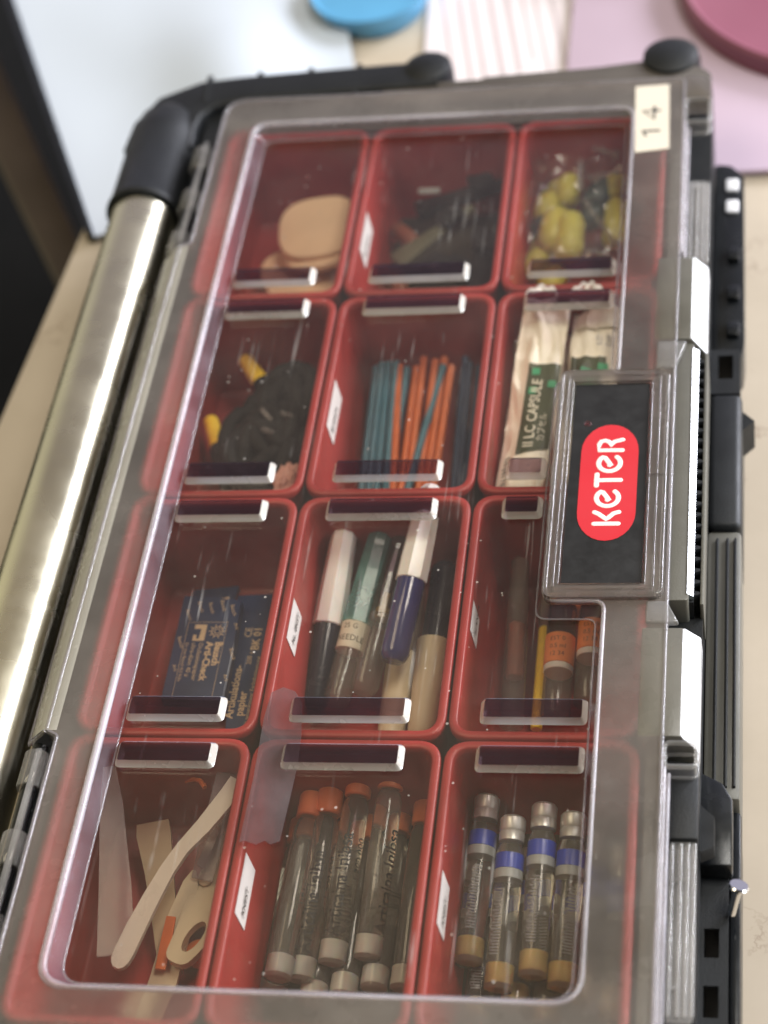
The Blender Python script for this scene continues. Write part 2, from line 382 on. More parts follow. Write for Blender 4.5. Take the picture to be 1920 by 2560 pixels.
def rounded(poly, rad, n=5):
    out = []; k = len(poly); rad = rad if isinstance(rad, (list, tuple)) else [rad] * k
    for i in range(k):
        p = Vector(poly[i]); a = Vector(poly[i - 1]) - p; b_ = Vector(poly[(i + 1) % k]) - p
        la, lb = a.length, b_.length; a.normalize(); b_.normalize()
        r = min(rad[i], la * .49, lb * .49)
        if r < .05:
            out += [tuple(p)] * 1; continue
        c0 = p + a * r; c1 = p + b_ * r
        for j in range(n + 1):
            t = j / n; q = c0 * (1 - t) ** 2 + p * 2 * t * (1 - t) + c1 * t * t
            out.append((q.x, q.y))
    return out
def rrect(x0, y0, x1, y1, r, n=5): return rounded([(x0, y0), (x1, y0), (x1, y1), (x0, y1)], r, n)
def z3(loop, z): return [(x, y, z) for x, y in loop]
def holed(mb, outer, inner, z):
    """one flat face sheet with a hole"""
    vs = []
    for lp in (outer, inner):
        v = [mb.b.verts.new((x, y, z)) for x, y in lp]; vs += [mb.b.edges.new((v[i], v[(i + 1) % len(v)])) for i in range(len(v))]
    bmesh.ops.triangle_fill(mb.b, edges=vs, use_beauty=True)

# ------------------------------------------------------------------ the setting
ZT = -62.0
mb = MB(); mb.box(-3000, -3000, -760, 4000, 4000, -750)
tag(obj('floor', mb, 'floor'), None, None, kind='structure')
mb = MB(); mb.prism([(-135, -400), (900, -400), (900, 1500), (-545, 1500), (-84, 434), (-95, 290)], ZT - 12, ZT); mb.bevel(1.2)
tag(obj('table', mb, 'table', loc=(0, 0, ZT)), 'worn beige tabletop with hairline cracks under the organizer case', 'table')

# brown rail beyond the table's left edge
mb = MB(); mb.prism([(-136, 480), (-122, 496), (-652, 1500), (-720, 1500)], -158, -150); mb.bevel(3, 3)
tag(obj('wooden_rail', mb, 'brown', loc=(-200, 640, -154)), 'blurred brown wooden rail in the dark left of the table', 'rail')

# white sheet of paper, gently bowed, its long edge at the table's corner
def pap(u, v):
    a = Vector((-77, 409)); b_ = Vector((-205, 690)); c = Vector((40, 470)); d = Vector((-12, 690))
    p = a.lerp(c, u).lerp(b_.lerp(d, u), v)
    z = ZT + 4 + 9 * math.exp(-((u - .62) / .22) ** 2 - ((v - .30) / .22) ** 2) + 2.0 * noise.noise(Vector((u * 3, v * 3, 1))) + 2.2 * u * u
    return (p.x, p.y, z)
mb = MB(); mb.grid(pap, 30, 30, 1.2)
tag(obj('paper_sheet', mb, 'whitepaper', loc=(-60, 540, ZT)), 'large blank white sheet lying behind the case, left of the blue dish', 'paper')
mb = MB(); mb.prism([(-80, 410), (-76, 409), (-204, 692), (-209, 690)], ZT + .5, ZT + 6)  # black strip stands for the dark edge beside the sheet
tag(obj('edge_strip', mb, 'blackgloss', loc=(-140, 550, ZT)), 'thin black strip running along the left edge of the white sheet', 'edge strip')

# blue dish
t = thing('dish', 'round blue plastic dish between the white sheet and the printed sheet', 'dish', (30, 574, ZT))
mb = MB(); mb.lathe([(0, 24), (1, 25), (13, 30), (14, 30), (14, 28.6), (12.6, 27), (12.6, .1)], 40, 'Z'); mb.xf(Matrix.Translation((30, 576, ZT)))
obj('bowl', mb, 'skyblue', t)
# printed pinkish sheet
t = thing('printed_sheet', 'pinkish white sheet with slanted grey print behind the case', 'paper', (100, 570, ZT))
mb = MB(); mb.prism([(62, 488), (150, 470), (152, 720), (48, 720)], ZT + .4, ZT + 1.4)
obj('sheet', mb, 'pinkpaper', t)
for i in range(9):
    x = 78 + i * 7.5 + rnd.uniform(-1, 1); w_ = rnd.uniform(1.0, 2.4); ya = 500 + rnd.uniform(0, 30); yb = 640 - rnd.uniform(0, 40)
    mb = MB(); mb.prism([(x - (ya - 500) * .186, ya), (x + w_ - (ya - 500) * .186, ya), (x + w_ - (yb - 500) * .186, yb), (x - (yb - 500) * .186, yb)], ZT + 1.45, ZT + 1.6)
    obj('print_line', mb, 'greyprint', t)
# lilac sheet, magenta round trays
mb = MB(); mb.prism(rounded([(128, 436), (290, 436), (290, 760), (128, 700)], 8), ZT + 1.8, ZT + 4.2); mb.bevel(.4)
tag(obj('lilac_mat', mb, 'lilac', loc=(200, 560, ZT)), 'flat lilac pink mat on the table behind the right end of the case', 'mat')
def lid(x, y, r, lab):
    t = thing('round_tray', lab, 'tray', (x, y, ZT + 4.2), 'magenta plastic trays')
    mb = MB(); mb.lathe([(0, r), (9, r), (10.5, r - 1.5), (9.6, r - 3), (8.5, r - 5), (8.5, .1)], 64, 'Z'); mb.xf(Matrix.Translation((x, y, ZT + 4.2)))
    obj('tray_disc', mb, 'magenta', t)
lid(262, 572, 84, 'large magenta round tray at the top right corner')
lid(168, 632, 52, 'smaller magenta round tray at the top edge, partly out of view')

# ------------------------------------------------------------------ organizer case
case = thing('organizer_case', 'black organizer case with clear lid, red bins and gold toned carry handle', 'organizer case', (90, 200, ZT))
RB = 3.7                                     # the lid's own small offset along the case
# --- black body: a tray with walls, floor and end flanges
mb = MB()
outer = rrect(-14, -14, 197, 430, 10); inner = rrect(-.8, -.8, 180.8, 402.8, 8)
mb.loft([z3(outer, ZT + 2), z3(outer, -5), z3(inner, -5), z3(inner, -48), z3(rrect(1, 1, 179, 401, 8), -48)], False, True)
mb.b.faces.new([v for v in [mb.b.verts.new((x, y, ZT + 2)) for x, y in outer]][::-1])
obj('case_body', mb, 'black', case)
mb = MB(); mb.prism(rounded([(60, 417), (196.5, 419), (196.5, 428), (192, 433), (172, 439), (150, 436), (104, 433.5), (102, 432), (62, 431)], [2] * 9, 2), -16, -.5); mb.bevel(1.2)
obj('end_flange', mb, 'grey', case, label='grey brown flange along the far end')
mb = MB(); mb.box(-3, -16, -8, 184, -.9, 2.2); mb.bevel(.8); obj('end_rim', mb, 'black', case)
# inner ledge between bins and lid on the right and far ends (seen through the frosted frame)
mb = MB(); mb.box(181.2, -6, -12, 186, 410, -1.5).box(-2, 403.3, -12, 181, 410, -1.5); mb.bevel(.5); obj('ledge', mb, 'darkgrey', case)
# right flank of the body with its latches and openings
mb = MB(); mb.box(186.2, -14, -12, 197, 410, -7.5); mb.bevel(1); obj('side_rail', mb, 'black', case)
mb = MB(); mb.box(197, 96, -58, 208.6, 204, -24); mb.bevel(1.4)
obj('side_panel', mb, 'darkgrey', case)
mb = MB()
for x in (200.2, 203.6, 206.2): mb.box(x, 100, -24.5, x + .9, 200, -22.8)
mb.bevel(.3); obj('groove_rib', mb, 'black', case)
mb = MB(); mb.box(197, 204.3, -58, 208.8, 268, -22); mb.bevel(2.5, 3)
mb.prism([(208, 252), (213, 257.5), (208, 263)], -40, -26); obj('side_block', mb, 'black', case)
def frame_bar(mb, x0, y0, x1, y1, holes, z0, z1):
    ys = [y0] + [v for h in holes for v in (h[1], h[3])] + [y1]
    for i in range(0, len(ys), 2): mb.box(x0, ys[i], z0, x1, ys[i + 1], z1)
    for hx0, hy0, hx1, hy1 in holes:
        mb.box(x0, hy0, z0, hx0, hy1, z1); mb.box(hx1, hy0, z0, x1, hy1, z1)
mb = MB(); frame_bar(mb, 197.2, 268.4, 208, 291, [(200, 276, 205.4, 288)], -38, -23); obj('bracket', mb, 'black', case)
mb = MB(); mb.prism(rounded([(197.5, 292), (208.5, 292), (209.5, 300), (209, 396), (204, 403), (197.5, 404)], 2, 3), -46, -28)
for y in (302, 322, 344): mb.box(203, y, -28, 207.5, y + 7, -25.5)
mb.bevel(.8); obj('side_latch', mb, 'blackgloss', case)
mb = MB()  # pale plates stand for openings with lilac behind them
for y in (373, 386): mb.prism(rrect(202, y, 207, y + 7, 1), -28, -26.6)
mb.bevel(.4); obj('latch_window', mb, 'label', case, label='pale squares in place of two openings in the far side latch')
mb = MB(); frame_bar(mb, 196.8, -20, 205.2, 95.6, [(198.5, 6, 202.3, 14), (198.2, 24, 202.6, 34), (198.2, 43, 202.6, 52.5)], -46, -26)
obj('perforated_rail', mb, 'black', case)
mb = MB(); mb.box(205.4, -20, -58, 208.8, 95.6, -30); mb.bevel(1.2); obj('side_skirt', mb, 'blackgloss', case)
mb = MB(); mb.prism([(196.5, 69), (206.5, 69), (206.5, 92), (203.5, 98), (196.5, 102)], -26, -18); mb.bevel(.9); obj('lower_latch', mb, 'blackgloss', case)
mb = MB(); mb.prism([(186.5, 66), (197.2, 66), (197.2, 92), (187, 93.2)], -7, 1); mb.bevel(.8); mb.prism([(197.4, 66), (201.5, 68), (201.5, 78), (197.4, 82)], -12, -6)
obj('latch_cover', mb, 'black', case)
mb = MB(); mb.lathe([(0, 1.3), (9, 1.3), (9.2, 3.0), (10.0, 3.1), (10.5, 2.7), (10.6, .1)], 28); mb.xf(Matrix.Translation((206, 57, -25)) @ Euler((radians(62), 0, radians(-30))).to_matrix().to_4x4())
obj('pin', mb, 'steel', case)
# knobs at the far end
def knob(x, y, r, nm):
    mb = MB(); mb.lathe([(-24, r * .96), (-3, r), (1, r * .93), (3, r * .6), (3.4, .1)], 40, 'Z'); mb.xf(Matrix.Translation((x, y, 0)))
    obj(nm, mb, 'black', case)
knob(79, 441, 10.5, 'knob'); knob(180, 440, 12.0, 'knob')

# --- carry handle: metal tube, elbow sleeve, arm
mb = MB(); mb.tube([(-31 + 0 * i, -120 + i * 40, -9) for i in range(13)], 13.4, 56); h = obj('handle_tube', mb, 'metal', case, smooth=60, label='brushed metal tube of the carry handle')
mb = MB(); mb.lathe([(0, 15.2), (.8, 15.9), (2.5, 15.9), (3.5, 15.2), (46, 15.2), (58, 13.5), (64, 10), (66, .1)], 48)
mb.xf(Matrix.Translation((-31, 361, -9))); obj('handle_sleeve', mb, 'black', case, smooth=50)
mb = MB()
def sect(x, y, w_, h_, z, nx, ny): # rounded section across direction (nx,ny)
    l = math.hypot(nx, ny); px, py = -ny / l, nx / l
    return [(x + px * a, y + py * a, z + b_) for a, b_ in rounded([(-w_, -h_), (w_, -h_), (w_, h_), (-w_, h_)], 2.4, 3)]
path = [(-31, 398, 15, 12, -13, 0, 1), (-30.5, 412, 14, 12, -12, .15, 1), (-26, 424, 12.5, 11, -11, .6, 1), (-15, 431.5, 10, 9, -9, 1, .5), (0, 433.5, 8.6, 8, -7.5, 1, .06), (60, 436, 8.6, 8, -7, 1, .04), (84, 437, 8.6, 8, -7, 1, .04)]
mb.loft([sect(*p) for p in path], True, True); arm = obj('handle_arm', mb, 'black', case, smooth=60)
mb = MB()
for x in (-17, 5, 27, 48): mb.box(x, 426, -2, x + 2.4, 443.6 + (x + 17) * .04, .4)
mb.bevel(.7); obj('arm_rib', mb, 'black', arm)

# --- red bins
proto = thing('red_bin', 'x', 'bin', (30, 50, -45.5), 'red bins under the clear lid')
g = .45; r_ = 8.2
mb = MB()
def rr(d, z, rr_=None): return z3(rrect(g + d, g + d, 60 - g - d, 100.5 - g - d, max(1.5, (rr_ if rr_ else r_ - d)), 7), z)
mb.loft([rr(3.4, -45.5, 6), rr(2.6, -44.5, 7), rr(.9, -3.2), rr(0, -2.6), rr(0, -.5), rr(.45, 0), rr(2.35, 0), rr(2.8, -.5), rr(3.0, -3), rr(4.6, -43, 5), rr(5.6, -44.2, 4.5)], True, True)
obj('bin_shell', mb, 'red', proto, smooth=50)
BINS = {}
labs = {(0, 3): 'farthest left red bin, holding round beige pads', (1, 3): 'far middle red bin, holding black and brown pieces', (2, 3): 'far right red bin, holding yellow and teal rubber pieces',
        (0, 2): 'red bin holding black cord and yellow tipped plugs', (1, 2): 'red bin holding blue and orange sticks', (2, 2): 'red bin holding torn cream foil packets, beside the brand plate',
        (0, 1): 'red bin holding dark blue paper sachets', (1, 1): 'red bin holding white, teal and navy capped needles', (2, 1): 'red bin holding orange labelled vials and a yellow tube',
        (0, 0): 'nearest left red bin, holding a white spatula and scissors', (1, 0): 'nearest middle red bin, holding cartridges with orange caps', (2, 0): 'nearest right red bin, holding cartridges with blue bands'}
lab_y = {(1, 3): (331, 353), (1, 2): (237, 260), (1, 1): (141.5, 158), (2, 1): (145, 157), (1, 0): (40, 60.5), (2, 0): (38.5, 56)}
for i in range(3):
    for j in range(4):
        b = proto if (i, j) == (0, 0) else copy_tree(proto)
        b.location = Vector((30 + 60 * i, 50 + 100.5 * j, -45.5)) * S
        BINS[i, j] = b; b['label'] = labs[i, j]
for (i, j), b in BINS.items():
    if (i, j) in lab_y:
        ORI[b.name] = Vector((30 + 60 * i, 50 + 100.5 * j, -45.5)) ; y0, y1 = lab_y[i, j]; x = 60 * i + 3.75
        mb = MB(); mb.prism([(x, y0), (x + .3, y0), (x + .3, y1), (x, y1)], -13, -2.6, [(x - .35, y0), (x - .05, y0), (x - .05, y1), (x - .35, y1)])
        mb.xf(Matrix.Translation((0, 0, 0)))
        # follows the wall's slight taper
        for v in mb.b.verts: v.co.x = 60 * i + 3.55 + (-3 - v.co.z) * .04 + (.3 if abs(v.co.x - x) > .2 and v.co.x > x - .2 else 0)
        lb = obj('bin_label', mb, 'label', b, smooth=0, label='small white name tag on the left wall')
        text('AL. 0KST' if (i, j) == (1, 1) else 'BLANCA' if j else 'ANEST', 3.2, lambda u, v, t_, y0=y0, i=i: (60 * i + 4.02 + .04 * (9.5 - v) + t_ * .5, y0 + 2 + u, -9.5 + v), 'ink', lb, bold=.05)

# --- lid
clid = None
zt, zf = 8.0, 2.0
top_in = rounded([(13, 9), (167, 9), (167, 148.3), (147.6, 148.3), (147.6, 248.5), (167, 248.5), (167, 397.5), (13, 397.5)], [9, 9, 4, 5, 5, 4, 6, 6], 6)
flr_in = rounded([(17, 13), (164, 13), (164, 145.3), (144.8, 145.3), (144.8, 251.5), (164, 251.5), (164, 394), (17, 394)], [7, 7, 3, 4, 4, 3, 4, 4], 6)
mb = MB(); mb.prism(flr_in, .9, zf); lidw = obj('lid_window', mb, 'clear', case, smooth=0, label='clear recessed window of the lid')
mb = MB(); mb.loft([z3(flr_in, zf), z3(top_in, zt - 1.2)]); obj('window_wall', mb, 'wall', lidw, smooth=60, double=True)
mb = MB(); mb.tube(z3(top_in, zt - .4), [1.35 if x < 20 else .8 for x, y in top_in], 10, True); obj('window_rim', mb, 'rimglint', lidw, smooth=80)
mb = MB(); mb.tube(z3(flr_in, zf), .35, 8, True); obj('floor_rim', mb, 'rim', lidw, smooth=80)
# raised ridges: truncated blocks on the window above both ends of every bin
def ridge(x0, x1, y0, y1):
    mb = MB(); hgt = 2.8
    a = rrect(x0, y0, x1, y1, 2.0, 4)
    c_ = rrect(x0 + .35, y0 + .35, x1 - .35, y1 - .1, 1.8, 4)
    b_ = rrect(x0 + 1.5, y0 + .95, x1 - 1.5, y1 - 1.9, .7, 4)
    mb.loft([z3(a, zf + .04), z3(c_, zf + .5), z3(b_, zf + hgt)], True, True)
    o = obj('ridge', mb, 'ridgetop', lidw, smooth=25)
    o.data.materials.append(M['ridgeglint']); o.data.materials.append(M['ridgesheen'])
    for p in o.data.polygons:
        if abs(p.normal.z) < .93: p.material_index = 2 if p.normal.y > .6 else 1  # painted glint on front and ends, painted sheen at the back
    return o
for j in range(4):
    for i in range(3):
        x0 = [17.6, 70.5, 130.5][i]; x1 = [49.8, 108.7, 163.4][i]
        for k, (y0, y1) in enumerate(((100.5 * j + 4.0, 100.5 * j + 13.6), (100.5 * j + 87.0, 100.5 * j + 96.6))):
            if (j == 0 and k == 0) or (j == 3 and k == 1): continue
            xx1 = x1
            if i == 2 and ((j == 1 and k == 1) or (j == 2 and k == 0)): xx1 = 144.2
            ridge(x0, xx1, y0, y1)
# frosted frame round the window
out = rounded([(-5, -10), (186.4, -10), (186.4, 249.5), (186.4, 416), (-5, 416)], [6, 4, 0, 4, 9], 5)
out_f = rounded([(-1, -10), (186.4, -10), (186.4, 414), (-1, 414), (-1, 326), (-5, 324), (-5, 96.5), (-1, 94.5)], [8, 3, 3, 9, 1, 1, 1, 1], 6)
mb = MB()
holed(mb, out_f, top_in, zt)
lf = obj('lid_frame', mb, 'frost', case, smooth=0, label='frosted border of the lid')
mb = MB(); mb.loft([z3(out_f, zt), z3([(x + (-.3 if x < 50 else .3), y) for x, y in out_f], -1)]); obj('frame_skirt', mb, 'frost', lf, smooth=40, double=True)
mb = MB(); mb.tube(z3(out_f, zt - .2), .75, 8, True); obj('frame_bead', mb, 'rim', lf, smooth=80)
# sloping flange on the left, between the hinges
mb = MB()
prof = [(-1.5, 8.12), (-6.0, 8.1), (-12.4, 1.0), (-13.2, -1.5), (-13.2, -4)]
lo = [[(x, 96.5 if k < 2 else 98, z) for k, (x, z) in enumerate(prof)], [(x, 324, z) for x, z in prof]]
vs = [[mb.b.verts.new(p) for p in l] for l in lo]
for k in range(len(prof) - 1): mb.b.faces.new((vs[0][k], vs[0][k + 1], vs[1][k + 1], vs[1][k]))
obj('side_flange', mb, 'frost2', lf, smooth=60, double=True)
mb = MB(); mb.tube([(-13.3, 97, -1), (-13.3, 324, -1)], .7, 8).tube([(-13.2, 97, -1), (-5.2, 96.5, 7.8)], .6, 8).tube([(-13.2, 324, -1), (-5.2, 324, 7.8)], .6, 8); obj('flange_edge', mb, 'rim', lf, smooth=80)
# hinges: clear brackets round dark pins
for y0, y1 in ((22, 93), (327, 392)):
    mb = MB(); mb.tube([(-9.3, y0 - 6, -1), (-9.3, y1 + 3, -1)], 2.6, 16); hg = obj('hinge', mb, 'blackgloss', case, smooth=60)
    mb = MB()
    for a, b_ in ((y0, y0 + 13), ((y0 + y1) / 2 - 6, (y0 + y1) / 2 + 6), (y1 - 13, y1)):
        mb.lathe([(a, 3.9), (a + .6, 4.3), (b_ - .6, 4.3), (b_, 3.9)], 20); 
    mb.xf(Matrix.Translation((-9.3, 0, -1))); obj('hinge_clip', mb, 'tab', hg, smooth=40)
    mb = MB(); mb.box(-7.5, y0 + 2, 4.8, -5.3, y1 - 2, 6.6); mb.bevel(.6); obj('hinge_leaf', mb, 'tab', hg)
# blocks on the right edge, side light painted white on their sloping ends
for nm, y0, y1 in (('raised_block', 95.5, 138.5), ('raised_block', 264, 309)):
    mb = MB(); cs = [(179, 8.12), (191.2, 8.12), (192.2, 7.8), (197, 1.6), (197.2, -5)]
    la = [(x, y0, z) for x, z in cs] + [(179, y0, -5)]; lb_ = [(x, y1, z) for x, z in cs] + [(179, y1, -5)]
    la2 = [(x, y0 + (1.2 if z > 5 else 0), z) for x, y, z in la]; lb2 = [(x, y1 - (1.2 if z > 5 else 0), z) for x, y, z in lb_]
    mb.loft([la2, lb2], True, True); mb.bevel(.5, 2, 20); bo = obj(nm, mb, 'frostw', case)
    bo.data.materials.append(M['blockend_lit'])
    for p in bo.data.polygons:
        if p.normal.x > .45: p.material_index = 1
# chamfered webs that lead from the blocks to the brand plate housing
for y0, y1 in ((138.8, 147.6), (250.3, 263.7)):
    mb = MB(); s_ = 1 if y0 < 200 else -1
    ya, yb = (y0, y1) if s_ > 0 else (y1, y0)
    mb.prism([(180, ya), (190.5, ya), (186.5, yb), (180, yb)] if s_ > 0 else [(180, yb), (186.5, yb), (190.5, ya), (180, ya)], 6.5, 8.9); mb.bevel(.9, 3); obj('corner_web', mb, 'tab', lf)
# open slot frames
for y0, y1 in ((387.5, 401.5), (86.6, 95)):
    mb = MB(); mb.tube(z3(rrect(187, y0, 196.6, y1, 2, 4), 7), .85, 8, True); mb.tube(z3(rrect(187, y0, 196.6, y1, 2, 4), 1), .7, 8, True)
    mb.loft([z3(rrect(187, y0, 196.6, y1, 2, 4), 7), z3(rrect(187, y0, 196.6, y1, 2, 4), 1)]); obj('slot_frame', mb, 'tab', lf, smooth=60, double=True)
mb = MB(); mb.prism(rounded([(186.6, 402), (197, 402), (197, 412), (193, 416), (186.6, 416)], [0, 1, 3, 3, 0], 3), -1, 8); mb.bevel(.6); obj('corner_piece', mb, 'frost', lf)
# double bead down the right side
for a, b_ in ((-6, 86), (311, 387)):
    for x, z in ((187.2, 7.4), (188.3, 4.0)):
        mb = MB(); mb.tube([(x, a, z), (x, b_, z)], .75, 10); obj('edge_bead', mb, 'rimglint', lf, smooth=80)
# clear snap tabs with long ribs
for y0, y1 in ((9, 68), (312, 362)):
    mb = MB(); mb.prism(rounded([(189.2, y0), (196.6, y0), (196.6, y1 - 1), (189.2, y1 - 1)], [1, 3, 3, 1], 4), -2.5, -.8); tb = obj('snap_tab', mb, 'tab', case)
    mb = MB()
    for x in (189.8, 192.3, 194.3, 196.2): mb.tube([(x, y0 + 1.5, -.4), (x, y1 - 3, -.4)], .7, 10)
    mb.tube([(189.8, y0 + 44, -.3), (194, y0 + 44, -.3)], .7, 8); mb.tube([(189.8, y0 + 10, -.3), (192.3, y0 + 10, -.3)], .6, 8)
    obj('tab_rib', mb, 'tab', tb, smooth=80)
# --- brand plate housing
mb = MB()
ho = rrect(147.6, 148.3, 185.2, 248.8, 3.5, 5); hi = rrect(152.0, 153.4, 179.3, 243.6, .6, 5)
holed(mb, ho, hi, 9.6)
mb.loft([z3(ho, 9.6), z3(ho, 5.5)]); mb.loft([z3(hi, 9.6), z3(hi, 8.3)])
hs = obj('plate_housing', mb, 'frost', case, smooth=0, double=True, label='clear raised housing round the brand plate')
mb = MB(); mb.tube(z3(rrect(148.3, 149, 184.6, 248.2, 3, 5), 9.7), .7, 8, True); mb.tube(z3(rrect(150.6, 151.2, 182.0, 245.8, 1.2, 5), 9.75), .45, 8, True); mb.tube(z3(hi, 9.5), .45, 8, True)
mb.tube([(179.6, 199.4, 9.9), (184, 199.4, 9.9)], .45, 6)
obj('housing_bead', mb, 'bead', hs, smooth=80)
mb = MB(); mb.prism(rrect(152.9, 154.4, 178.3, 242.6, .4, 2), 7.2, 9.0); bp = obj('brand_plate', mb, 'blackprint', case, smooth=0, label='black brand plate with red oval and cream lettering')
# red oval: straight sides, bowed ends
pill = []
def arc(cx, cy, rx, ry, a0, a1, n=14): return [(cx + rx * cos(radians(a0 + (a1 - a0) * k / n)), cy + ry * sin(radians(a0 + (a1 - a0) * k / n))) for k in range(n + 1)]
pill = arc(166.0, 183.8, 9.5, 12.0, 180, 360) + arc(166.0, 211.0, 9.5, 12.2, 0, 180)
mb = MB(); mb.prism(pill, 9.0, 9.12); obj('red_oval', mb, 'logored', bp, smooth=0)
# rounded-stroke lettering, reads from the near end to the far end
mb = MB(); R_ = .86; zl = 9.12
def stroke(pts): # u along +y from 176.6, v = letter height to -x from x=170.1
    P = [(170.0 - v, 179.0 + u, zl) for u, v in pts]
    mb.tube(P, R_, 10)
    for p in (P[0], P[-1]): bmesh.ops.create_uvsphere(mb.b, u_segments=10, v_segments=6, radius=R_, matrix=Matrix.Translation(p))
def arcp(cu, cv, r, a0, a1, n=18): return [(cu + r * cos(radians(a0 + (a1 - a0) * k / n)), cv + r * sin(radians(a0 + (a1 - a0) * k / n))) for k in range(n + 1)]
stroke([(0, 0), (0, 7.8)])
stroke([(5.0, 7.8), (4.2, 6.4), (2.6, 4.6), (1.9, 3.9), (2.6, 3.2), (4.4, 1.6), (5.0, 0)])
def letter_e(c): stroke([(c - .9, 3.9), (c + 1.2, 5.0), (c + 2.6, 6.0)][:1] + [(c - 1.1, 3.3), (c + .6, 4.3), (c + 2.5, 5.5)] + arcp(c, 3.9, 3.6, 40, 320, 26))
letter_e(11.2)
stroke([(16.6, 7.8), (21.6, 7.8)]); stroke([(19.0, 7.8), (19.0, 0)])
letter_e(26.6)
stroke([(32.4, 0), (32.4, 7.7), (35.2, 7.7), (36.6, 7.0), (36.9, 5.6), (36.1, 4.3), (34.6, 3.8), (36.4, 2.6), (37.2, .0)])
for v in mb.b.verts: v.co.z = zl + (v.co.z - zl) * .14
obj('lettering', mb, 'logocream', bp, smooth=70)
mb = MB(); mb.tube([(158.0 + 1.1 * cos(2 * pi * k / 20), 224.0 + 1.1 * sin(2 * pi * k / 20), 9.0) for k in range(20)], .09, 5, True)
rg = obj('registered_mark', mb, 'redink', bp)
text('R', 1.7, lambda u, v, t_: (158.5 - v, 223.5 + u, 9.02 + t_), 'redink', bp, 'mark_letter')
# --- latch beside the plate
mb = MB(); mb.prism(rrect(185.9, 149.6, 193.0, 264.6, 1.2, 3), -18, 6.2); mb.bevel(.5); la = obj('latch', mb, 'darkgrey', case, label='dark latch beside the brand plate')
mb = MB(); mb.loft([[(192.5, 152, 6.5), (194.5, 152, 5.15), (194.5, 152, 3.6), (192.5, 152, 3.6)], [(192.5, 262, 6.5), (194.5, 262, 5.15), (194.5, 262, 3.6), (192.5, 262, 3.6)]], True, True)
obj('grip_strip', mb, plastic('grip_sheen', (.16, .19, .20), .24, .1, 40, spec=1., coat=1.), la)  # lifted bluish base colour stands for a window reflection on black plastic
mb = MB()
for k in range(23):
    y = 153.5 + k * 4.72
    mb.prism([(194.35, y), (196.3, y + .8), (196.3, y + 1.7), (194.35, y + 2.2)], -2, 3.4)
mb.box(193.0, 151, -16, 194.4, 263.4, 3.3)
obj('grip_tooth', mb, 'black', la)
mb = MB(); mb.box(196.35, 151, -16, 197.6, 263.6, 2.4); mb.bevel(.35); obj('latch_lip', mb, 'darkgrey', la)
# --- number sticker, tape
P14 = [(168.4, 368.6), (181.5, 370.2), (180.5, 410.4), (167.2, 409.8)]
mb = MB(); mb.prism(P14, 8.1, 8.28); st = obj('number_sticker', mb, 'sticker', case, smooth=0, label='cream sticker reading 14 at the far right corner of the lid')
def digit(strokes):
    mb = MB()
    for pts in strokes:
        P = [(176.9 - v, u, 8.28) for u, v in pts]; mb.tube(P, .68, 8)
        for p in (P[0], P[-1]): bmesh.ops.create_uvsphere(mb.b, u_segments=8, v_segments=5, radius=.60, matrix=Matrix.Translation(p))
    for v in mb.b.verts: v.co.z = 8.28 + (v.co.z - 8.28) * .2
    obj('digit', mb, 'ink', st, smooth=70)
digit([[(378.8, 4.6), (381.4, 6.2), (381.4, -.4)]])
digit([[(394.0, -.4), (394.0, 6.2), (388.8, 1.7), (396.2, 1.7)]])
tp = [(63.5, 116), (67, 118), (71, 116.5), (74, 112), (75.5, 100), (76.0, 88), (74.6, 61.5), (72, 60.4), (70, 61.6), (67.5, 60.2), (64, 61.4), (62.3, 61), (62.9, 84), (62.6, 106)]
mb = MB(); mb.prism(tp, 2.06, 2.22); obj('tape_strip', mb, 'tape', case, smooth=0, label='short strip of hazy clear tape stuck across two bins')

# made-up dark sheets added to darken the floors of three bins
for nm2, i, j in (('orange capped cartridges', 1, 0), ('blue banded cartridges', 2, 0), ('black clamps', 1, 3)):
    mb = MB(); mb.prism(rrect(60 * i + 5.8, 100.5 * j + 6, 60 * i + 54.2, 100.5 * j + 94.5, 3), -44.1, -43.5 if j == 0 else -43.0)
    tag(obj('bin_darkener', mb, 'darkener', loc=(60 * i + 30, 100.5 * j + 50, -44)), 'added dark sheet darkening the bin floor under the %s' % nm2, 'darkener', 'sheets added to darken bin floors')
# ------------------------------------------------------------------ contents
def build_local(f):                       # things modelled along +Y from their own origin
    return f()
def wrap(r, c0=0.):                       # text wrapped round a tube lying along +Y, letter tops to -X
    return lambda u, v, t_: ((r + t_) * sin(-(v / r) + c0), u, (r + t_) * cos(-(v / r) + c0))
def shift(f, dy, dv=0): return lambda u, v, t_: f(u + dy, v + dv, t_)

# cartridges with orange caps
def cart_orange():
    t = thing('dental_cartridge', 'x', 'cartridge', (0, 0, 0), 'glass cartridges with orange caps')
    mb = MB(); mb.lathe([(0, 3.9), (.6, 4.25), (50, 4.25), (52.5, 3.6), (53.5, 3.0), (54.5, 3.0)], 28); gl = obj('glass_tube', mb, 'vial', t)
    mb = MB(); mb.lathe([(1.5, 3.7), (2, 3.9), (7, 3.9), (7.5, 3.6)], 24); obj('plunger', mb, 'white', t)
    mb = MB(); mb.lathe([(54.0, 3.8), (54.4, 4.2), (61.5, 4.2), (62.3, 3.7), (62.4, 1)], 28); obj('cap', mb, 'orange', t)
    text('Articaina Inibsa', 6.2, shift(wrap(4.30, .25), 8, -1.0), 'ink', gl, th=.05, xs=.86, bold=.07)
    text('1:200.000', 3.6, shift(wrap(4.30, .25), 26, -5.6), 'ink', gl, th=.05, bold=.04)
    return t
c0 = cart_orange()
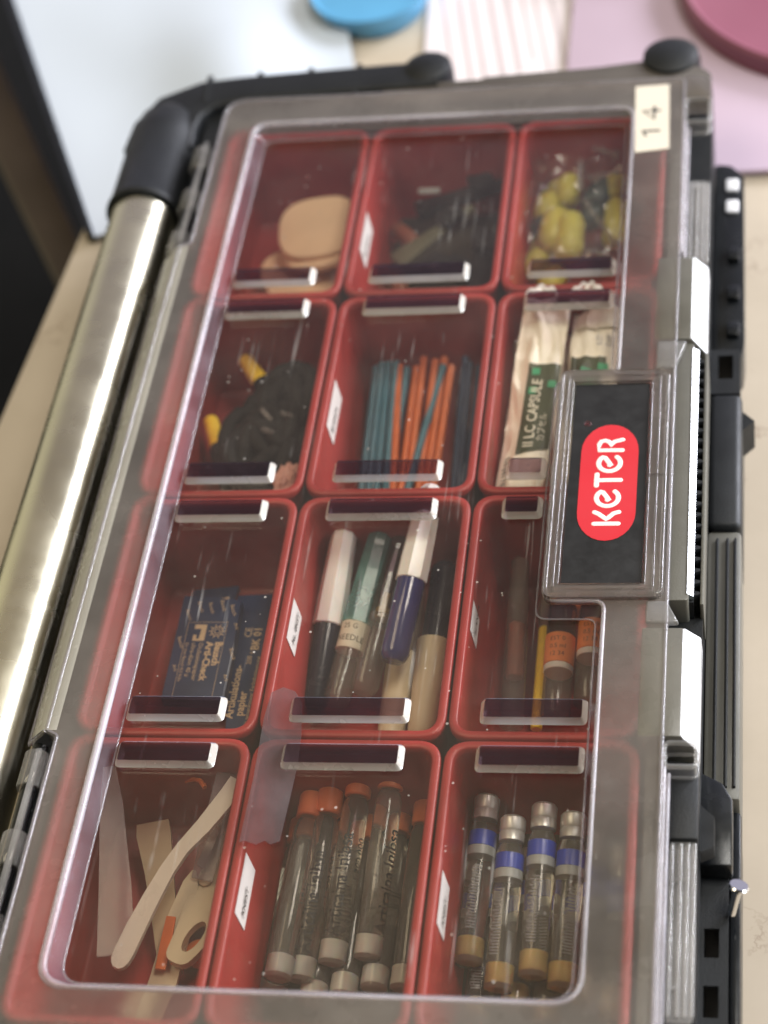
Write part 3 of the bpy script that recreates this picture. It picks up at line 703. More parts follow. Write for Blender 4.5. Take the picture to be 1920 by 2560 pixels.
carts = [((76.6, 38.5, -39.6), (80.4, 96, -26), 'orange capped cartridge with clear print, third from the left in its bin', .1),
         ((85.6, 44, -38.6), (89.6, 97, -24), 'orange capped cartridge with white plunger near the middle of its bin', -.1),
         ((96.2, 46.5, -39.2), (100.0, 97, -23), 'orange capped cartridge with white plunger, right of the middle of its bin', 1.0),
         ((71.6, 34, -31.5), (74.5, 92, -27), 'orange capped cartridge lying second from the bin wall, partly under the tape', 1.7),
         ((68.6, 31, -39.8), (69.6, 84, -38), 'orange capped cartridge lying against the left bin wall under the tape', 2.2),
         ((108.6, 36, -39.8), (110.2, 90, -33), 'orange capped cartridge lying in the dark beside the right bin wall', .8)]
def lift(p, d): return (p[0] + .28 * d, p[1] - .8 * d, p[2] + d)
carts = [(lift(a, 3.0 if k < 3 else 0), lift(b_, 1.0), lab, roll) for k, (a, b_, lab, roll) in enumerate(carts)]
for n_, x in enumerate((81.0, 90.2, 99.4)):
    carts.append(((x, 30 + 3 * n_, -40.2), (x + 1.5, 91 + n_, -38), 'orange capped cartridge of the lower layer, under the %s of the white plunger ones' % ('left', 'middle', 'right')[n_], 1.2 + n_))
for k, (a, b_, lab, roll) in enumerate(carts):
    o = c0 if k == 0 else copy_tree(c0)
    place(o, a, b_, roll); o['label'] = lab
# a cartridge without cap, with amber stopper
def cart_blue():
    t = thing('banded_cartridge', 'x', 'cartridge', (0, 0, 0), 'glass cartridges with blue bands')
    mb = MB(); mb.lathe([(0, 4.0), (.6, 4.3), (42.5, 4.3), (46, 3.3), (47, 3.0), (48, 3.0)], 28); gl = obj('glass_tube', mb, 'vial', t)
    mb = MB(); mb.lathe([(2, 3.7), (2.4, 3.95), (7.5, 3.95), (8, 3.6)], 24); obj('stopper', mb, 'amber', t)
    mb = MB(); mb.lathe([(34.0, 4.28), (34.05, 4.42), (36.9, 4.42), (37, 4.28)], 28); obj('grey_ring', mb, 'greyband', t)
    mb = MB(); mb.lathe([(37.05, 4.28), (37.1, 4.42), (41.9, 4.42), (42, 4.28)], 28); obj('blue_ring', mb, 'blueband', t)
    mb = MB(); mb.lathe([(46, 3.1), (46.3, 3.9), (49, 4.0), (49.5, 3.7), (50, 4.0), (53.5, 4.0), (54.3, 3.4), (54.4, .4)], 28); obj('crimp_cap', mb, 'dullsilver', t)
    mb = MB()
    for k in range(22): mb.box(-1.6 if k % 2 else -2.2, 10 + k * .95, 4.22, .6, 10.35 + k * .95, 4.36)
    obj('scale_mark', mb, 'greytext', gl)
    text('CARTRIDGE', 2.4, shift(wrap(4.33, .0), 11, 1.2), 'greytext', gl, th=.04)
    return t
c1 = cart_blue(); order5 = ['first', 'second', 'third', 'fourth', 'fifth']
for k, (a, b_, lab, roll) in enumerate([
        ((128.6, 42, -33), (130.8, 92.5, -25), 'blue banded cartridge farthest left in its bin', .2),
        ((138.4, 33, -32), (140.0, 84, -22), 'blue banded cartridge with double grey ring, second from the left in its bin', -.2),
        ((147.6, 38.5, -35), (148.8, 92, -26), 'blue banded cartridge with amber stopper, lying farthest up in its bin', .0),
        ((157.0, 34, -32), (158.6, 82, -21), 'blue banded cartridge with amber stopper, farthest right in its bin', .5)]):
    o = c1 if k == 0 else copy_tree(c1)
    place(o, a, b_, roll); o['label'] = lab
    if k == 3:
        for n_, x in enumerate((131.5, 142.4, 152.0, 162.5, 171.5)):
            o2 = copy_tree(c1); place(o2, (x, 26 + (n_ % 2) * 5, -40.5), (x + 1.2, 84 + (n_ % 3) * 4, -39.5), .9 * n_)
            o2['label'] = 'blue banded cartridge of the lower layer, %s from the left wall' % order5[n_]
    if k == 2: place(o, (148.4, 37, -31), (149.6, 91, -20), roll)

# capped needles
def needle(cap, body, lab, near, far, L=66, rc=5.0, rb=4.7, flip=False, roll=0.):
    t = thing('capped_needle', lab, 'needle', (0, 0, 0), 'capped needles in the middle bin')
    hb = L * .45
    mb = MB(); mb.lathe([(0, 1.4), (.4, 3.2), (1.6, 4.3), (3.4, rb), (hb + 2, rb)], 28)
    if flip: mb.xf(Matrix.Translation((0, L, 0)) @ Matrix.Rotation(pi, 4, 'Z'))
    obj('sheath', mb, body, t)
    mb = MB(); mb.lathe([(hb, rb + .15), (hb + .3, rc + .5), (hb + 8, rc + .4), (L - 7, rc - .35), (L - 2.2, rc - .6), (L, rc - 2.2), (L + .02, .1)], 8 if not flip else 24)
    if flip: mb.xf(Matrix.Translation((0, L, 0)) @ Matrix.Rotation(pi, 4, 'Z'))
    obj('cap', mb, cap, t, smooth=20 if not flip else 35)
    return place(t, near, far, roll)
needle('white', 'darknavy', 'capped needle with white cap and dark sheath, leaning beside the bin label', (67.2, 137, -36), (72.5, 195, -18), roll=.2)
tn = needle('aqua', 'film', 'capped needle with translucent teal cap and printed paper band', (75.2, 136, -33), (84.8, 195, -19), rc=5.0, rb=4.6)
mb = MB(); mb.lathe([(20, 4.85), (20.1, 5.0), (31, 5.0), (31.1, 4.85)], 28); pb = obj('paper_band', mb, 'labtext', tn)
text('NEEDLE', 3.0, lambda u, v, t_: (5.03 * sin((u - 5) / 5.0), 22.5 + v, 5.03 * cos((u - 5) / 5.0)), 'ink', pb)
text('25 G', 2.6, lambda u, v, t_: (5.03 * sin((u - 3) / 5.0), 27.0 + v, 5.03 * cos((u - 3) / 5.0)), 'ink', pb)
cn = needle('vialdark', 'film', 'capped needle in a smoky clear sheath with an amber hub inside', (84.0, 140, -32), (92.2, 194, -20), L=60, rc=4.6, rb=4.9)
mb = MB(); mb.lathe([(28, 2.2), (28.4, 2.6), (32, 2.6), (32.3, 1.5), (38, 1.2)], 20); obj('hub', mb, 'amber', cn)
needle('white', 'navy2', 'capped needle with white cap and glossy blue sheath, lying on top of the others', (95.2, 146, -22), (102.2, 196, -9), rb=4.9)
needle('cream', 'darknavy', 'capped needle with cream near half and dark far half beside the right wall', (104.6, 126, -38), (108.4, 192, -24), flip=True, rc=5.4)
needle('cream', 'film', 'cream capped needle half hidden under the blue one', (94.0, 124, -38.5), (95.6, 190, -36), flip=True, rc=4.9)

# vials, tubes of the right bin
def vial(near, far, lab):
    t = thing('labelled_vial', lab, 'vial', (0, 0, 0), 'orange labelled vials')
    mb = MB(); mb.lathe([(0, 4.4), (.6, 4.8), (17.5, 4.8), (19, 4.4)], 28); obj('clear_base', mb, 'film', t)
    mb = MB(); mb.lathe([(17, 4.7), (17.2, 4.95), (19.2, 4.95), (19.4, 4.7)], 28); obj('white_collar', mb, 'white', t)
    mb = MB(); mb.lathe([(19.4, 4.8), (19.5, 5.1), (30.4, 5.1), (30.5, 4.8)], 28); ol = obj('orange_label', mb, 'orangelab', t)
    for k, s_ in enumerate(('EST 0', '0.5 ml', '12 34')): text(s_, 2.3, lambda u, v, t_, k=k: (5.13 * sin((u - 3) / 5.1), 27.2 - k * 2.9 + v, 5.13 * cos((u - 3) / 5.1)), 'rust', ol)
    mb = MB(); mb.lathe([(30.3, 4.9), (42, 4.9), (44, 4.2), (45, 2.5)], 28); obj('dark_neck', mb, 'vialdark', t)
    return place(t, near, far)
vial((148.6, 133, -35), (149.2, 180, -29), 'orange labelled vial with white collar in the middle of its bin')
vial((159.0, 139, -35), (160.2, 186, -29), 'orange labelled vial half hidden by the lid edge')
t = thing('syringe_tube', 'faint clear tube with a rose middle lying by the left wall of its bin', 'tube', (0, 0, 0))
mb = MB(); mb.lathe([(0, 3.2), (.4, 4.0), (30, 4.0), (44, 3.6), (63, 3.0), (64, 2.2)], 24); obj('barrel', mb, 'film', t)
mb = MB(); mb.lathe([(18, 2.2), (18.4, 2.9), (38, 2.9), (39, 2.0)], 20); obj('rose_core', mb, 'rose', t)
place(t, (134.4, 131, -37), (133.6, 194, -27))
t = thing('thin_tube', 'thin yellow tube lying between the rose tube and the vials', 'tube', (0, 0, 0))
mb = MB(); mb.lathe([(0, 1.5), (.4, 2.0), (40, 2.0), (41, 1.6)], 16); obj('barrel', mb, 'yellow', t)
mb = MB(); mb.lathe([(40.5, 2.1), (54, 2.0), (55, 1.4)], 16); obj('tube_cap', mb, 'film', t)
place(t, (142.4, 131, -38), (142.6, 186, -36))
mb = MB(); mb.lathe([(0, 1), (.5, 1.6), (8, 1.6), (9, 1)], 16); mb.xf(Matrix.Rotation(.1, 4, 'Z'))
o = obj('small_plug', mb, 'orange'); place(o, (153.5, 172, -34), (154.5, 181, -33)); tag(o, 'small orange plug lying behind the two orange labelled vials', 'plug')

# sticks
def stick(a, b_, mat, lab, r=1.42):
    mb = MB(); L = (Vector(b_) - Vector(a)).length
    mb.lathe([(0, r * .5), (.6, r), (L - 3, r), (L - 1, r * 1.15), (L, r * .5)], 10)
    o = obj('mixing_stick', mb, mat); place(o, a, b_, 0)
    tag(o, lab, 'stick', 'thin sticks in the second row middle bin'); return o
xs = [(70.0, 67.5, 'bluestick'), (73.0, 70.0, 'bluestick'), (76.5, 72.0, 'bluestick'), (79.0, 75.5, 'bluestick'), (80.0, 79.5, 'bluestick'), (83.0, 76.5, 'orangestick'), (84.5, 83.0, 'orangestick'), (87.5, 86.0, 'orangestick'),
      (86.5, 93.5, 'bluestick'), (91.0, 90.5, 'orangestick'), (94.0, 93.5, 'orangestick'), (97.0, 97.0, 'orangestick'), (104.5, 101.5, 'darkblue'), (107.0, 103.5, 'darkblue'), (109.5, 107.0, 'darkblue'), (106.0, 109.5, 'darkblue')]
nm_ = {'bluestick': 'thin grey blue stick', 'orangestick': 'thin orange stick', 'darkblue': 'thin dark navy stick'}
cnt = {}
order = ['first', 'second', 'third', 'fourth', 'fifth', 'sixth', 'seventh', 'eighth', 'ninth']
for k, (xa, xb, m_) in enumerate(xs):
    n_ = cnt.get(m_, 0); cnt[m_] = n_ + 1
    za = -41.5 + (k % 3) * 1.6; zb = -33 + (k % 2) * 2 + rnd.uniform(-1, 1)
    dy = rnd.uniform(-4, 3)
    stick((xa, 226 + rnd.uniform(-3, 4), za), (xb + 3.6, 293 + dy, zb + 5), m_, '%s, %s of its colour from the left in the bin' % (nm_[m_], order[n_]))

# foil packets
def packet(c, lab, name='foil_packet', amp=1.6, seed=0, zfar=0., wave=1.0):
    t = thing(name, lab, 'packet', (sum(p[0] for p in c) / 4, sum(p[1] for p in c) / 4, c[0][2] - 2), 'torn foil packets')
    c = [Vector(p) for p in c]
    def f(u, v, off=0.):
        p = c[0].lerp(c[1], u).lerp(c[3].lerp(c[2], u), v)
        n = noise.noise(Vector((u * 2.2 + seed, v * 3.4, seed))) * amp * 1.3 - abs(noise.noise(Vector((u * 1.7 - v * 4 + seed, v * 5 + u * 2, 7)))) * amp * 1.5 + abs(noise.noise(Vector((u * 4 + seed, v * 6 + u * 3, 3)))) * amp
        flat_ = max(0, 1 - ((u - .7) / .42) ** 2) * max(0, 1 - ((v - .43) / .30) ** 2); n *= 1 - .8 * min(1, flat_ * 2.2)
        bulge = 1.6 * sin(pi * u) * wave
        return Vector((p.x, p.y, p.z + n + bulge + off))
    return t, f
t, f = packet([(124.5, 206.5, -12), (141.5, 214, -12), (147.0, 297, -5), (129.5, 299, -5)], 'torn cream foil packet with dark green label lying left of the brand plate', seed=3.3, amp=1.7)
mb = MB(); mb.grid(lambda u, v: f(u, v), 26, 60, .25); fo = obj('foil', mb, 'foil', t, smooth=28)
mb = MB(); mb.grid(lambda u, v: f(.33 + u * .66, .20 + v * .46, .45), 26, 50, .1); lb = obj('printed_label', mb, 'greenlab', t, smooth=28)
def on(f, u0, v0, du, dv, off): # text running up the packet
    return lambda a, b_, t_: tuple(f(u0 - b_ * du, v0 + a * dv, off + t_))
text('II LC CAPSULE', 5.2, on(f, .66, .215, 1 / 17.5, 1 / 92, .75), 'labtext', lb, shear=.15, xs=1.0, bold=.06)
text('カプセル', 3.4, on(f, .86, .24, 1 / 17.5, 1 / 92, .75), 'labtext', lb, 'small_lettering')
text('IN JAPAN', 3.2, on(f, .23, .06, 1 / 17.5, 1 / 92, .6), 'ink', fo)
mb = MB()
for (u, v) in ((.42, .60), (.40, .50), (.78, .53)):
    mb.grid(lambda a, b_, u=u, v=v: f(u + a * .16, v + b_ * .035, .75), 3, 3)
obj('green_mark', mb, 'greenmark', lb, double=True)
mb = MB(); mb.grid(lambda u, v: (130 + u * 12 + v * .5, 295 + v * (4.5 + 4.5 * (1 - (2 * u - 1) ** 2) + .9 * sin(u * 17)), min(.35, -3.6 + 5.2 * v) + .18 * sin(u * 9)), 24, 10, .12); obj('torn_end', mb, 'silver', t)
mb = MB(); mb.grid(lambda u, v: f(u, -.045 * (.6 + .4 * sin(u * 60)) * (1 - v), .1), 40, 3, .2); obj('crimped_edge', mb, 'silver', t)
t, f2 = packet([(145.0, 212, -16), (163.5, 212, -15), (166, 300, -8), (148.0, 301, -8)], 'cream foil packet half hidden under the brand plate', seed=8.1, amp=1.8)
mb = MB(); mb.grid(lambda u, v: f2(u, v), 20, 50, .25); fo = obj('foil', mb, 'foil', t, smooth=28)
mb = MB(); mb.grid(lambda u, v: f2(.05 + u * .70, .30 + v * .40, .45), 20, 40, .1); lb = obj('printed_label', mb, 'greenlab', t, smooth=28)
mb = MB()
for (u, v) in ((.28, .60), (.60, .63), (.40, .5)): mb.grid(lambda a, b_, u=u, v=v: f2(u + a * .20, v + b_ * .035, .75), 3, 3)
obj('green_mark', mb, 'greenmark', lb, double=True)
text('LOT', 3.2, on(f2, .64, .76, 1 / 18, 1 / 90, .6), 'greytext', fo); text('EXP', 3.2, on(f2, .84, .76, 1 / 18, 1 / 90, .6), 'greytext', fo)
mb = MB(); mb.grid(lambda u, v: f2(.10 + u * .9, .86 + v * .14 * (.5 + .5 * sin(3 * u)), 1.3 + .8 * v), 14, 8, .3); obj('folded_flap', mb, 'foil', t)
mb = MB(); mb.grid(lambda u, v: (146.5 + u * 12 + v * .8, 296 + v * (4 + 5 * (1 - (2 * u - 1) ** 2) + .8 * sin(u * 23)), min(.35, -4.6 + 6.4 * v) + .18 * sin(u * 11)), 24, 10, .12); obj('torn_end', mb, 'silver', t)
t, f3 = packet([(124.5, 205, -24), (160, 205, -24), (160, 296, -22), (124.5, 296, -22)], 'crumpled foil packet underneath the labelled ones', seed=5.5, amp=4.5)
mb = MB(); mb.grid(lambda u, v: f3(u, v), 24, 50, .25); obj('foil', mb, 'foil', t, smooth=28)

# blue sachets
def sachet(poly, z, th, lab):
    t = thing('paper_sachet', lab, 'sachet', (poly[0][0], poly[0][1], z - th), 'dark blue paper sachets')
    mb = MB(); mb.prism(poly, z - th, z); mb.bevel(.4); return t, obj('wrapper', mb, 'navy', t)
def down(x, y, z): return lambda u, v, t_: (x + v, y - u, z + t_)          # reads towards the near end
def upw(x, y, z): return lambda u, v, t_: (x - v, y + u, z + t_)           # reads towards the far end
t, wpr = sachet([(15.5, 168), (29.5, 166), (32.5, 190), (16.2, 188)], -35, 3, 'plain dark blue sachet at the back with a small tan sticker')
mb = MB(); mb.prism([(23.2, 179.6), (30.4, 182.0), (29.8, 184.6), (22.6, 182.4)], -35, -34.9); sk = obj('tan_sticker', mb, 'tantext', t, smooth=0)
text('1000 42', 1.8, lambda u, v, t_: (23.5 + u * .95 - v * .3, 180.2 + u * .3 + v, -34.88 + t_), 'ink', sk)
t, wpr = sachet([(40.5, 112), (54, 112), (50.5, 184), (33.8, 183)], -32, 2.5, 'long dark blue sachet marked BK 01 by the right wall of its bin')
Z = -31.99
text('Artikulations-', 4.0, upw(40.9, 130, Z), 'tantext', wpr, bold=.08); text('papier', 4.0, upw(44.3, 131, Z), 'tantext', wpr, bold=.08)
text('200 µ', 2.5, upw(43.6, 152.5, Z), 'tantext', wpr); text('CE', 3.6, upw(41.8, 164.2, Z), 'tantext', wpr)
text('BK 01', 4.0, upw(45.2, 158.7, Z), 'tantext', wpr, bold=.08); text('mit progressiver Farbabstimmung', 2.1, upw(46.6, 126, Z), 'tantext', wpr, xs=1.05)
text('Blau / bleu / blue / azul', 1.9, upw(48.8, 128, Z), 'tantext', wpr)
t, wpr = sachet([(16.6, 134), (38.5, 133.5), (37.5, 176.5), (16.4, 178.5)], -26.5, 5, 'folded dark blue sachet with sun emblem and tan lettering on top')
Z = -26.49
text('Bausch', 3.6, down(31.6, 158.0, Z), 'tantext', wpr, bold=.12); text('Arti-Check', 3.6, down(28.4, 158.0, Z), 'tantext', wpr, bold=.12)
text('Occlusionspapier', 2.3, down(25.7, 157.6, Z), 'tantext', wpr); text('ultra-dünn 40 µ', 2.3, down(23.2, 157.6, Z), 'tantext', wpr)
text('Dr. Jean Bausch KG Köln', 1.6, down(21.0, 157.6, Z), 'tantext', wpr)
mb = MB(); cx, cy = 31.2, 162.6
mb.tube([(cx + 1.9 * cos(2 * pi * k / 24), cy + 1.9 * sin(2 * pi * k / 24), Z) for k in range(24)], .17, 5, True)
mb.tube([(cx + 1.0 * cos(2 * pi * k / 16), cy + 1.0 * sin(2 * pi * k / 16), Z) for k in range(16)], .15, 5, True)
for k in range(10):
    a = 2 * pi * k / 10; mb.tube([(cx + 1.9 * cos(a), cy + 1.9 * sin(a), Z), (cx + 3.0 * cos(a), cy + 3.0 * sin(a), Z)], .17, 5)
obj('sun_emblem', mb, 'tantext', wpr)
mb = MB(); mb.box(23.0, 158.5, Z - .1, 27.2, 165.5, Z + .06); obj('emblem_square', mb, 'tantext', wpr, smooth=0)
mb = MB(); mb.box(23.0, 161.0, Z - .1, 25.4, 163.6, Z + .10).box(24.2, 159.4, Z - .1, 25.2, 162, Z + .11); obj('tooth_mark', mb, 'navy', wpr, smooth=0)
mb = MB(); mb.box(20.3, 134.5, Z - .1, 20.42, 166.5, Z + .05).box(34.2, 134.5, Z - .1, 34.32, 167, Z + .05).box(20.3, 166.5, Z - .1, 34.3, 166.62, Z + .05); obj('print_border', mb, 'tantext', wpr, smooth=0)
for k, (x, y, s_) in enumerate(((18.4, 172, 'Bausch'), (22, 175.5, 'Bausch'), (26, 175, 'Bausch'), (30, 176, 'Bausch'), (34, 174, 'Bausch'), (36.6, 166, 'Arti'), (36.8, 155, 'Bausch'), (36.6, 144, 'Arti'), (17.6, 160, 'Bausch'), (18, 148, 'Arti'))):
    text(s_, 1.9, lambda u, v, t_, x=x, y=y: (x + u * .35 + v * .9, y - u * .9 + v * .35, Z + t_), 'tantext', wpr, 'pattern_word')

# beige pads
def pad(cx, cy, z, r, rx, ry, lab, rot=0.):
    mb = MB(); n = 44; pl = []
    for k in range(n):
        a = 2 * pi * k / n; e = .72
        pl.append((r * (abs(cos(a)) ** e) * (1 if cos(a) > 0 else -1), r * (abs(sin(a)) ** e) * (1 if sin(a) > 0 else -1)))
    mb.prism(pl, 0, 3.4); mb.bevel(.9, 3)
    mb.xf(Matrix.Translation((cx, cy, z)) @ Euler((rx, ry, rot)).to_matrix().to_4x4())
    o = obj('round_pad', mb, 'beige', loc=(cx, cy, z), smooth=50); tag(o, lab, 'pad', 'beige pads in the far left bin')
pad(39, 366, -23, 16.5, .10, -.05, 'topmost rounded beige pad of the pile', .1)
pad(41, 362, -28.5, 16.8, -.12, -.10, 'second rounded beige pad of the pile, tilted against the wall', .2)
pad(33, 352, -36, 17.5, .05, .08, 'third rounded beige pad, nearer and lower in the pile', .5)
pad(36, 340, -40.5, 19.0, -.03, .0, 'lowest rounded beige pad, under the lid ridge', .3)
pad(42, 326, -37.0, 14.0, .10, .05, 'nearest rounded beige pad in the far left bin', .0)

# black and brown pieces
def clip_piece(lab, near, far, m_, w_=6., roll=0.):
    t = thing('rubber_clamp', lab, 'clamp', (0, 0, 0), 'dark pieces in the far middle bin')
    mb = MB(); mb.prism(rounded([(-w_, 0), (w_, 0), (w_ * .7, 14), (w_ * .35, 40), (-w_ * .35, 40), (-w_ * .7, 14)], 2, 3), -2.2, 2.2); mb.bevel(.7); obj('arm', mb, m_, t)
    mb = MB(); mb.prism(rounded([(-w_ * .8, 24), (w_ * .8, 24), (w_ * .8, 34), (-w_ * .8, 34)], 2, 3), 2.3, 6.5); mb.bevel(.7); obj('pad', mb, 'black', t)
    return place(t, near, far, roll)
clip_piece('long grey green clamp lying across the dark pieces', (72, 350, -28), (108, 382, -22), 'greenish', 5)
clip_piece('black clamp at the near end of the far middle bin', (84, 322, -36), (104, 352, -34), 'black', 8)
clip_piece('black clamp by the right wall of the far middle bin', (110, 330, -32), (104, 370, -28), 'black', 7, .5)
clip_piece('black clamp with a pale mark at the far side of its bin', (76, 384, -30), (100, 392, -28), 'black', 7, -.3)
clip_piece('black clamp under the long grey green one', (74, 330, -40), (100, 372, -38), 'black', 9)
for k, (a, b_, lab) in enumerate((((68, 378, -34), (80, 362, -30), 'rust brown plug beside the grey green clamp'), ((70, 354, -36), (74, 340, -34), 'rust brown plug near the left wall of the far middle bin'))):
    mb = MB(); mb.lathe([(0, 2.5), (.8, 3.6), (9, 3.8), (14, 3.2), (16, 1.8)], 20); o = obj('rubber_plug', mb, 'rust'); place(o, a, b_); tag(o, lab, 'plug', 'rust brown plugs')
mb = MB(); mb.prism(rrect(0, 0, 9, 3.2, .8), 0, 1); mb.bevel(.3); o = obj('pale_tag', mb, 'greyband', loc=(0, 0, 0)); o.location = Vector((78, 384, -21)) * S; tag(o, 'small pale grey tag among the black clamps', 'tag')

# yellow and teal rubber pieces
def capsule(a, b_, r, m_, lab, g_):
    r *= 1.18
    L = (Vector(b_) - Vector(a)).length
    mb = MB(); mb.lathe([(0, r * .3), (r * .3, r * .8), (r * .9, r), (L - r * .9, r * .95), (L - r * .25, r * .7), (L, r * .2)], 20)
    o = obj('rubber_point', mb, m_, smooth=60); place(o, a, b_); tag(o, lab, 'rubber point', g_)
Y = [((129, 372, -30), (132, 388, -26), 4.6, 'beside the left wall'), ((130, 392, -30), (143, 399, -28), 3.4, 'lying crosswise at the far side'), ((138, 380, -27), (139.5, 396, -24), 4.2, 'under the clear rod'),
     ((133, 352, -27), (137, 372, -21), 5.2, 'tallest of the near group'), ((141, 346, -26), (142, 368, -20), 5.0, 'leaning at the middle, the brightest'), ((124.5, 344, -33), (131, 356, -28), 4.4, 'nearest the left corner'),
     ((131, 336, -35), (138, 350, -32), 4.4, 'under the near ridge'), ((158, 358, -30), (159, 382, -26), 4.2, 'by the right wall'), ((155, 388, -32), (159, 402, -28), 4.2, 'farthest right'), ((127, 356, -34), (133, 368, -32), 4.5, 'in the shade by the left wall')]
for a, b_, r, lab in Y: capsule(a, b_, r, 'olive', 'yellow rubber point %s in the far right bin' % lab, 'yellow rubber points')
T = [((146, 384, -34), (156, 398, -30), 5.5, 'large dark one at the far side'), ((134, 378, -38), (143, 384, -34), 4.5, 'between yellow ones'), ((126, 368, -31), (132, 374, -27), 3.8, 'small one by the left wall'), ((145, 370, -30), (152, 378, -26), 4.2, 'crossed by the clear rods'), ((126, 392, -36), (136, 398, -34), 4.5, 'dim one in the far left corner')]
for a, b_, r, lab in T: capsule(a, b_, r, 'teal', 'teal rubber point, %s of the far right bin' % lab, 'teal rubber points')
for k, (a, b_, lab) in enumerate((((145, 380, -18), (144, 400, -20), 'upright clear rod with a round end'), ((146, 376, -20), (160, 352, -24), 'clear rod slanting to the near right'), ((147, 390, -21), (160, 392, -20), 'short clear rod lying crosswise'), ((150, 410, -14), (161, 404, -14), 'clear rod end at the far wall'))):
    if k == 3: a, b_ = (149, 398, -12), (160, 395, -14)
    mb = MB(); L = (Vector(b_) - Vector(a)).length
    mb.lathe([(0, .9), (.5, 1.3), (L - 2.6, 1.1), (L - 2, 2.0), (L - .6, 2.1), (L, 1.0)], 16); o = obj('clear_rod', mb, 'tab', smooth=60); place(o, a, b_); tag(o, lab + ' in the far right bin', 'rod', 'clear rods')

# crumpled clear bag over the yellow pieces
def bagf(u, v):
    n = noise.noise(Vector((u * 3.1, v * 4.3, 2.2))) * 3 - abs(noise.noise(Vector((u * 7, v * 8, 5)))) * 4
    return (125 + u * 35 + 1.5 * sin(v * 9), 338 + v * 56, -17 + 5 * v + n)
mb = MB(); mb.grid(bagf, 26, 36)
tag(obj('clear_bag', mb, 'bag', loc=(142, 366, -18), smooth=30, double=True), 'crumpled clear bag lying over the yellow rubber points', 'bag')

# black cord bundle and yellow tipped plugs
pts = []
rc_ = random.Random(4)
for k in range(420):
    a = k * .35; rr_ = 1 + .12 * sin(k * .13)
    cx_ = 36 + 5 * sin(k * .021); cy_ = 258 + 12 * sin(k * .017 + 1)
    pts.append((min(53, cx_ + 12.5 * rr_ * cos(a) * (.7 + .3 * sin(k * .07))), cy_ + 17 * rr_ * sin(a + .4 * sin(k * .05)), -31 + 8 * sin(k * .043) + 2.5 * sin(k * .9)))
mb = MB(); mb.tube(pts, 3.0, 8); o = obj('cord_bundle', mb, 'rubber', loc=(36, 258, -42), smooth=80)
tag(o, 'tangled black rubber cord filling the right half of its bin', 'cord')
mb = MB(); mb.prism(rounded([(20, 213), (54, 213), (54, 244), (22, 240)], 6), -43.5, -33); mb.bevel(2.5, 3)
tag(obj('rubber_block', mb, 'rubber', loc=(37, 228, -43)), 'black rubber block at the near end under the cord', 'block')
def plug(near, far, lab):
    t = thing('yellow_plug', lab, 'plug', (0, 0, 0), 'yellow tipped plugs')
    mb = MB(); mb.lathe([(0, 3.4), (1, 4.2), (16, 4.2), (19, 3.4)], 24); obj('sleeve', mb, 'black', t)
    mb = MB(); mb.lathe([(18.5, 3.0), (19, 3.5), (27, 3.1), (31, 2.9), (32, 2.2)], 24); obj('tip', mb, 'yellow', t)
    return place(t, near, far)
plug((22, 236, -34), (10.5, 264, -27), 'yellow tipped plug nearest the left wall of its bin')
plug((38, 268, -30), (22.5, 289, -24), 'yellow tipped plug poking out of the far side of the cord')
mb = MB(); bmesh.ops.create_icosphere(mb.b, subdivisions=4, radius=1)
for v in mb.b.verts:
    d = 1 + .55 * noise.noise(v.co * 2.2) + .35 * noise.noise(v.co * 6)
    v.co = Vector((48.5 + v.co.x * 4.6 * d, 222 + v.co.y * 8.5 * d, -17 + v.co.z * 3.2 * d))
tag(obj('cotton_scrap', mb, 'pink', loc=(49, 222, -20), smooth=0), 'pinkish fluffy scrap in the corner beside the black cord', 'scrap')
for k in range(3):
    mb = MB(); a = (34 + k * 3, 252 + k * 4, -19.5); mb.lathe([(0, .6), (.4, 1.1), (6, 1.1), (6.4, .6)], 12); o = obj('clear_bead', mb, 'tab')
    place(o, a, (a[0] + (6 if k != 1 else -2), a[1] + (2 if k == 1 else -4), -18.5)); tag(o, ('left', 'middle', 'right')[k] + 'most small clear plastic bit of three on top of the black cord' if k != 1 else 'middle small clear plastic bit of three on top of the black cord', 'bit', 'clear bits on the cord')

# nearest left bin: spatula, strips, scissors, clear blade
def flat(name, pts, m_, lab, cat, th=1.2, group=None):
    """a bent flat strip: pts = [(x, y, z, halfwidth)...]"""
    mb = MB(); k = len(pts); T_, B_ = [], []
    for i, (x, y, z, hw) in enumerate(pts):
        a = Vector(pts[max(i - 1, 0)][:3]); b_ = Vector(pts[min(i + 1, k - 1)][:3]); d = (b_ - a); n_ = Vector((d.y, -d.x, 0)).normalized()
        T_.append((x, y, z, n_, hw))
    loops = [[Vector((x, y, z)) + n_ * hw, Vector((x, y, z)) - n_ * hw, Vector((x, y, z - th)) - n_ * hw, Vector((x, y, z - th)) + n_ * hw] for x, y, z, n_, hw in T_]
    mb.loft(loops, True, True); o = obj(name, mb, m_, loc=pts[0][:3], smooth=40); tag(o, lab, cat, group); return o
sp = [(24.6 + 0 * i, 31.5, -20, .01) for i in range(1)]
sp = [(24.3, 30.6, -20.6, 1.2), (24.7, 31.4, -20.5, 2.6), (25.3, 33, -20.3, 3.6), (26.2, 36, -20, 3.9), (28.3, 44, -19.5, 3.8), (31.5, 54, -18.6, 3.4), (35, 63, -17.4, 3.0), (39, 69.5, -15.5, 2.9), (45, 76, -13, 3.4), (52, 86, -10.5, 3.8), (54.5, 91, -10, 3.8)]
sp = [(x, y, z, h * .84) for x, y, z, h in sp]
flat('spatula', sp, 'spat', 'white plastic spatula with rounded end crossing its bin', 'spatula', 1.6)
flat('clear_strip', [(20, 40, -30, 6), (17, 60, -24, 5.2), (13.5, 84, -13, 3.6), (12, 94, -8, 2)], 'blade', 'wide clear pointed blade leaning at the left wall of its bin', 'blade', .8)
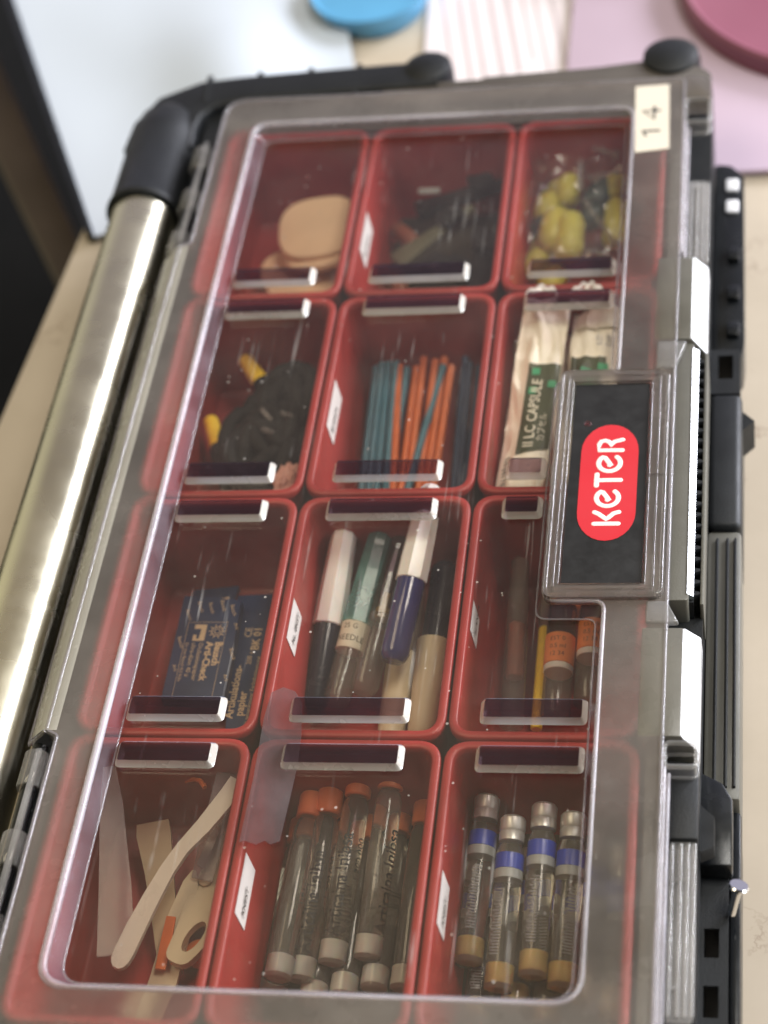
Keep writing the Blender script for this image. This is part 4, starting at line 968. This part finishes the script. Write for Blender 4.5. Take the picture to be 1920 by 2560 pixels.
flat('clear_strip', [(43, 66, -28, 3.5), (46, 80, -22, 4.2), (50, 96, -14, 4.6)], 'blade', 'narrow clear strip leaning at the right wall behind the scissors', 'blade', .8)
flat('tan_strip', [(36, 38, -38, 3.6), (32, 52, -36.5, 3.8), (26.5, 72, -34, 4.6), (23, 84, -31, 5.6), (22, 88, -30.5, 5.2)], 'beige2', 'tan paddle shaped strip under the white spatula', 'strip', 1.5)
flat('tan_strip', [(30, 18, -40, 4), (34, 36, -38, 4.5), (37, 55, -33, 4.2), (39, 66, -30, 2.5), (39.5, 70, -29.5, .6)], 'cream', 'cream pointed strip lying between spatula and scissors', 'strip', 1.5)
flat('orange_strip', [(33.5, 38, -34.5, 1.6), (34.2, 46, -32.5, 1.8), (34.8, 54, -30.5, 1.5)], 'orangestick', 'small orange strip on the cream one', 'strip', .8)
mb = MB(); mb.tube([(34, 97, -20), (37, 96.4, -18), (40, 94.5, -16), (42, 92, -16)], .8, 8); tag(obj('orange_wire', mb, 'orangestick', loc=(34, 97, -20)), 'curved orange wire end at the far wall of its bin', 'wire')
# scissors: cream handle half with two holes
t = thing('scissors', 'cream plastic scissors handle with an oval hole by the right wall', 'scissors', (42, 60, -36))
mb = MB()
so = rounded([(35, 40), (42, 37), (48, 45), (47, 55), (49.5, 64), (52, 80), (49, 88), (44, 82), (41, 70), (38, 58), (37, 50)], 3.2, 4)
ih = [(43.2 + 3.0 * cos(a) + 1.4 * sin(a), 47.5 + 5.2 * sin(a) + 1.0 * cos(a)) for a in [2 * pi * k / 22 for k in range(22)]]
holed(mb, so, ih, -31)
rt = bmesh.ops.extrude_face_region(mb.b, geom=list(mb.b.faces)); bmesh.ops.translate(mb.b, vec=(0, 0, -3), verts=[v for v in rt['geom'] if isinstance(v, bmesh.types.BMVert)])
obj('handle', mb, 'cream', t)
mb = MB(); mb.lathe([(0, 2.2), (1.0, 2.2), (1.3, 1.7), (1.4, .1)], 20, 'Z'); mb.xf(Matrix.Translation((43.5, 67, -31))); obj('rivet', mb, 'beige2', t)
mb = MB(); mb.prism([(40, 72), (43, 70), (47, 96), (45.5, 97)], -30.5, -29); obj('blade', mb, 'steel', t)
mb = MB(); mb.lathe([(0, 3.0), (.6, 4), (5, 4), (5.6, 3)], 20, 'Z'); tag(obj('orange_disc', mb, 'orangestick', loc=(0, 0, 0)), 'orange disc showing through the hole of the scissors handle', 'disc')
bpy.data.objects['orange_disc'].location = Vector((43.5, 46, -42)) * S
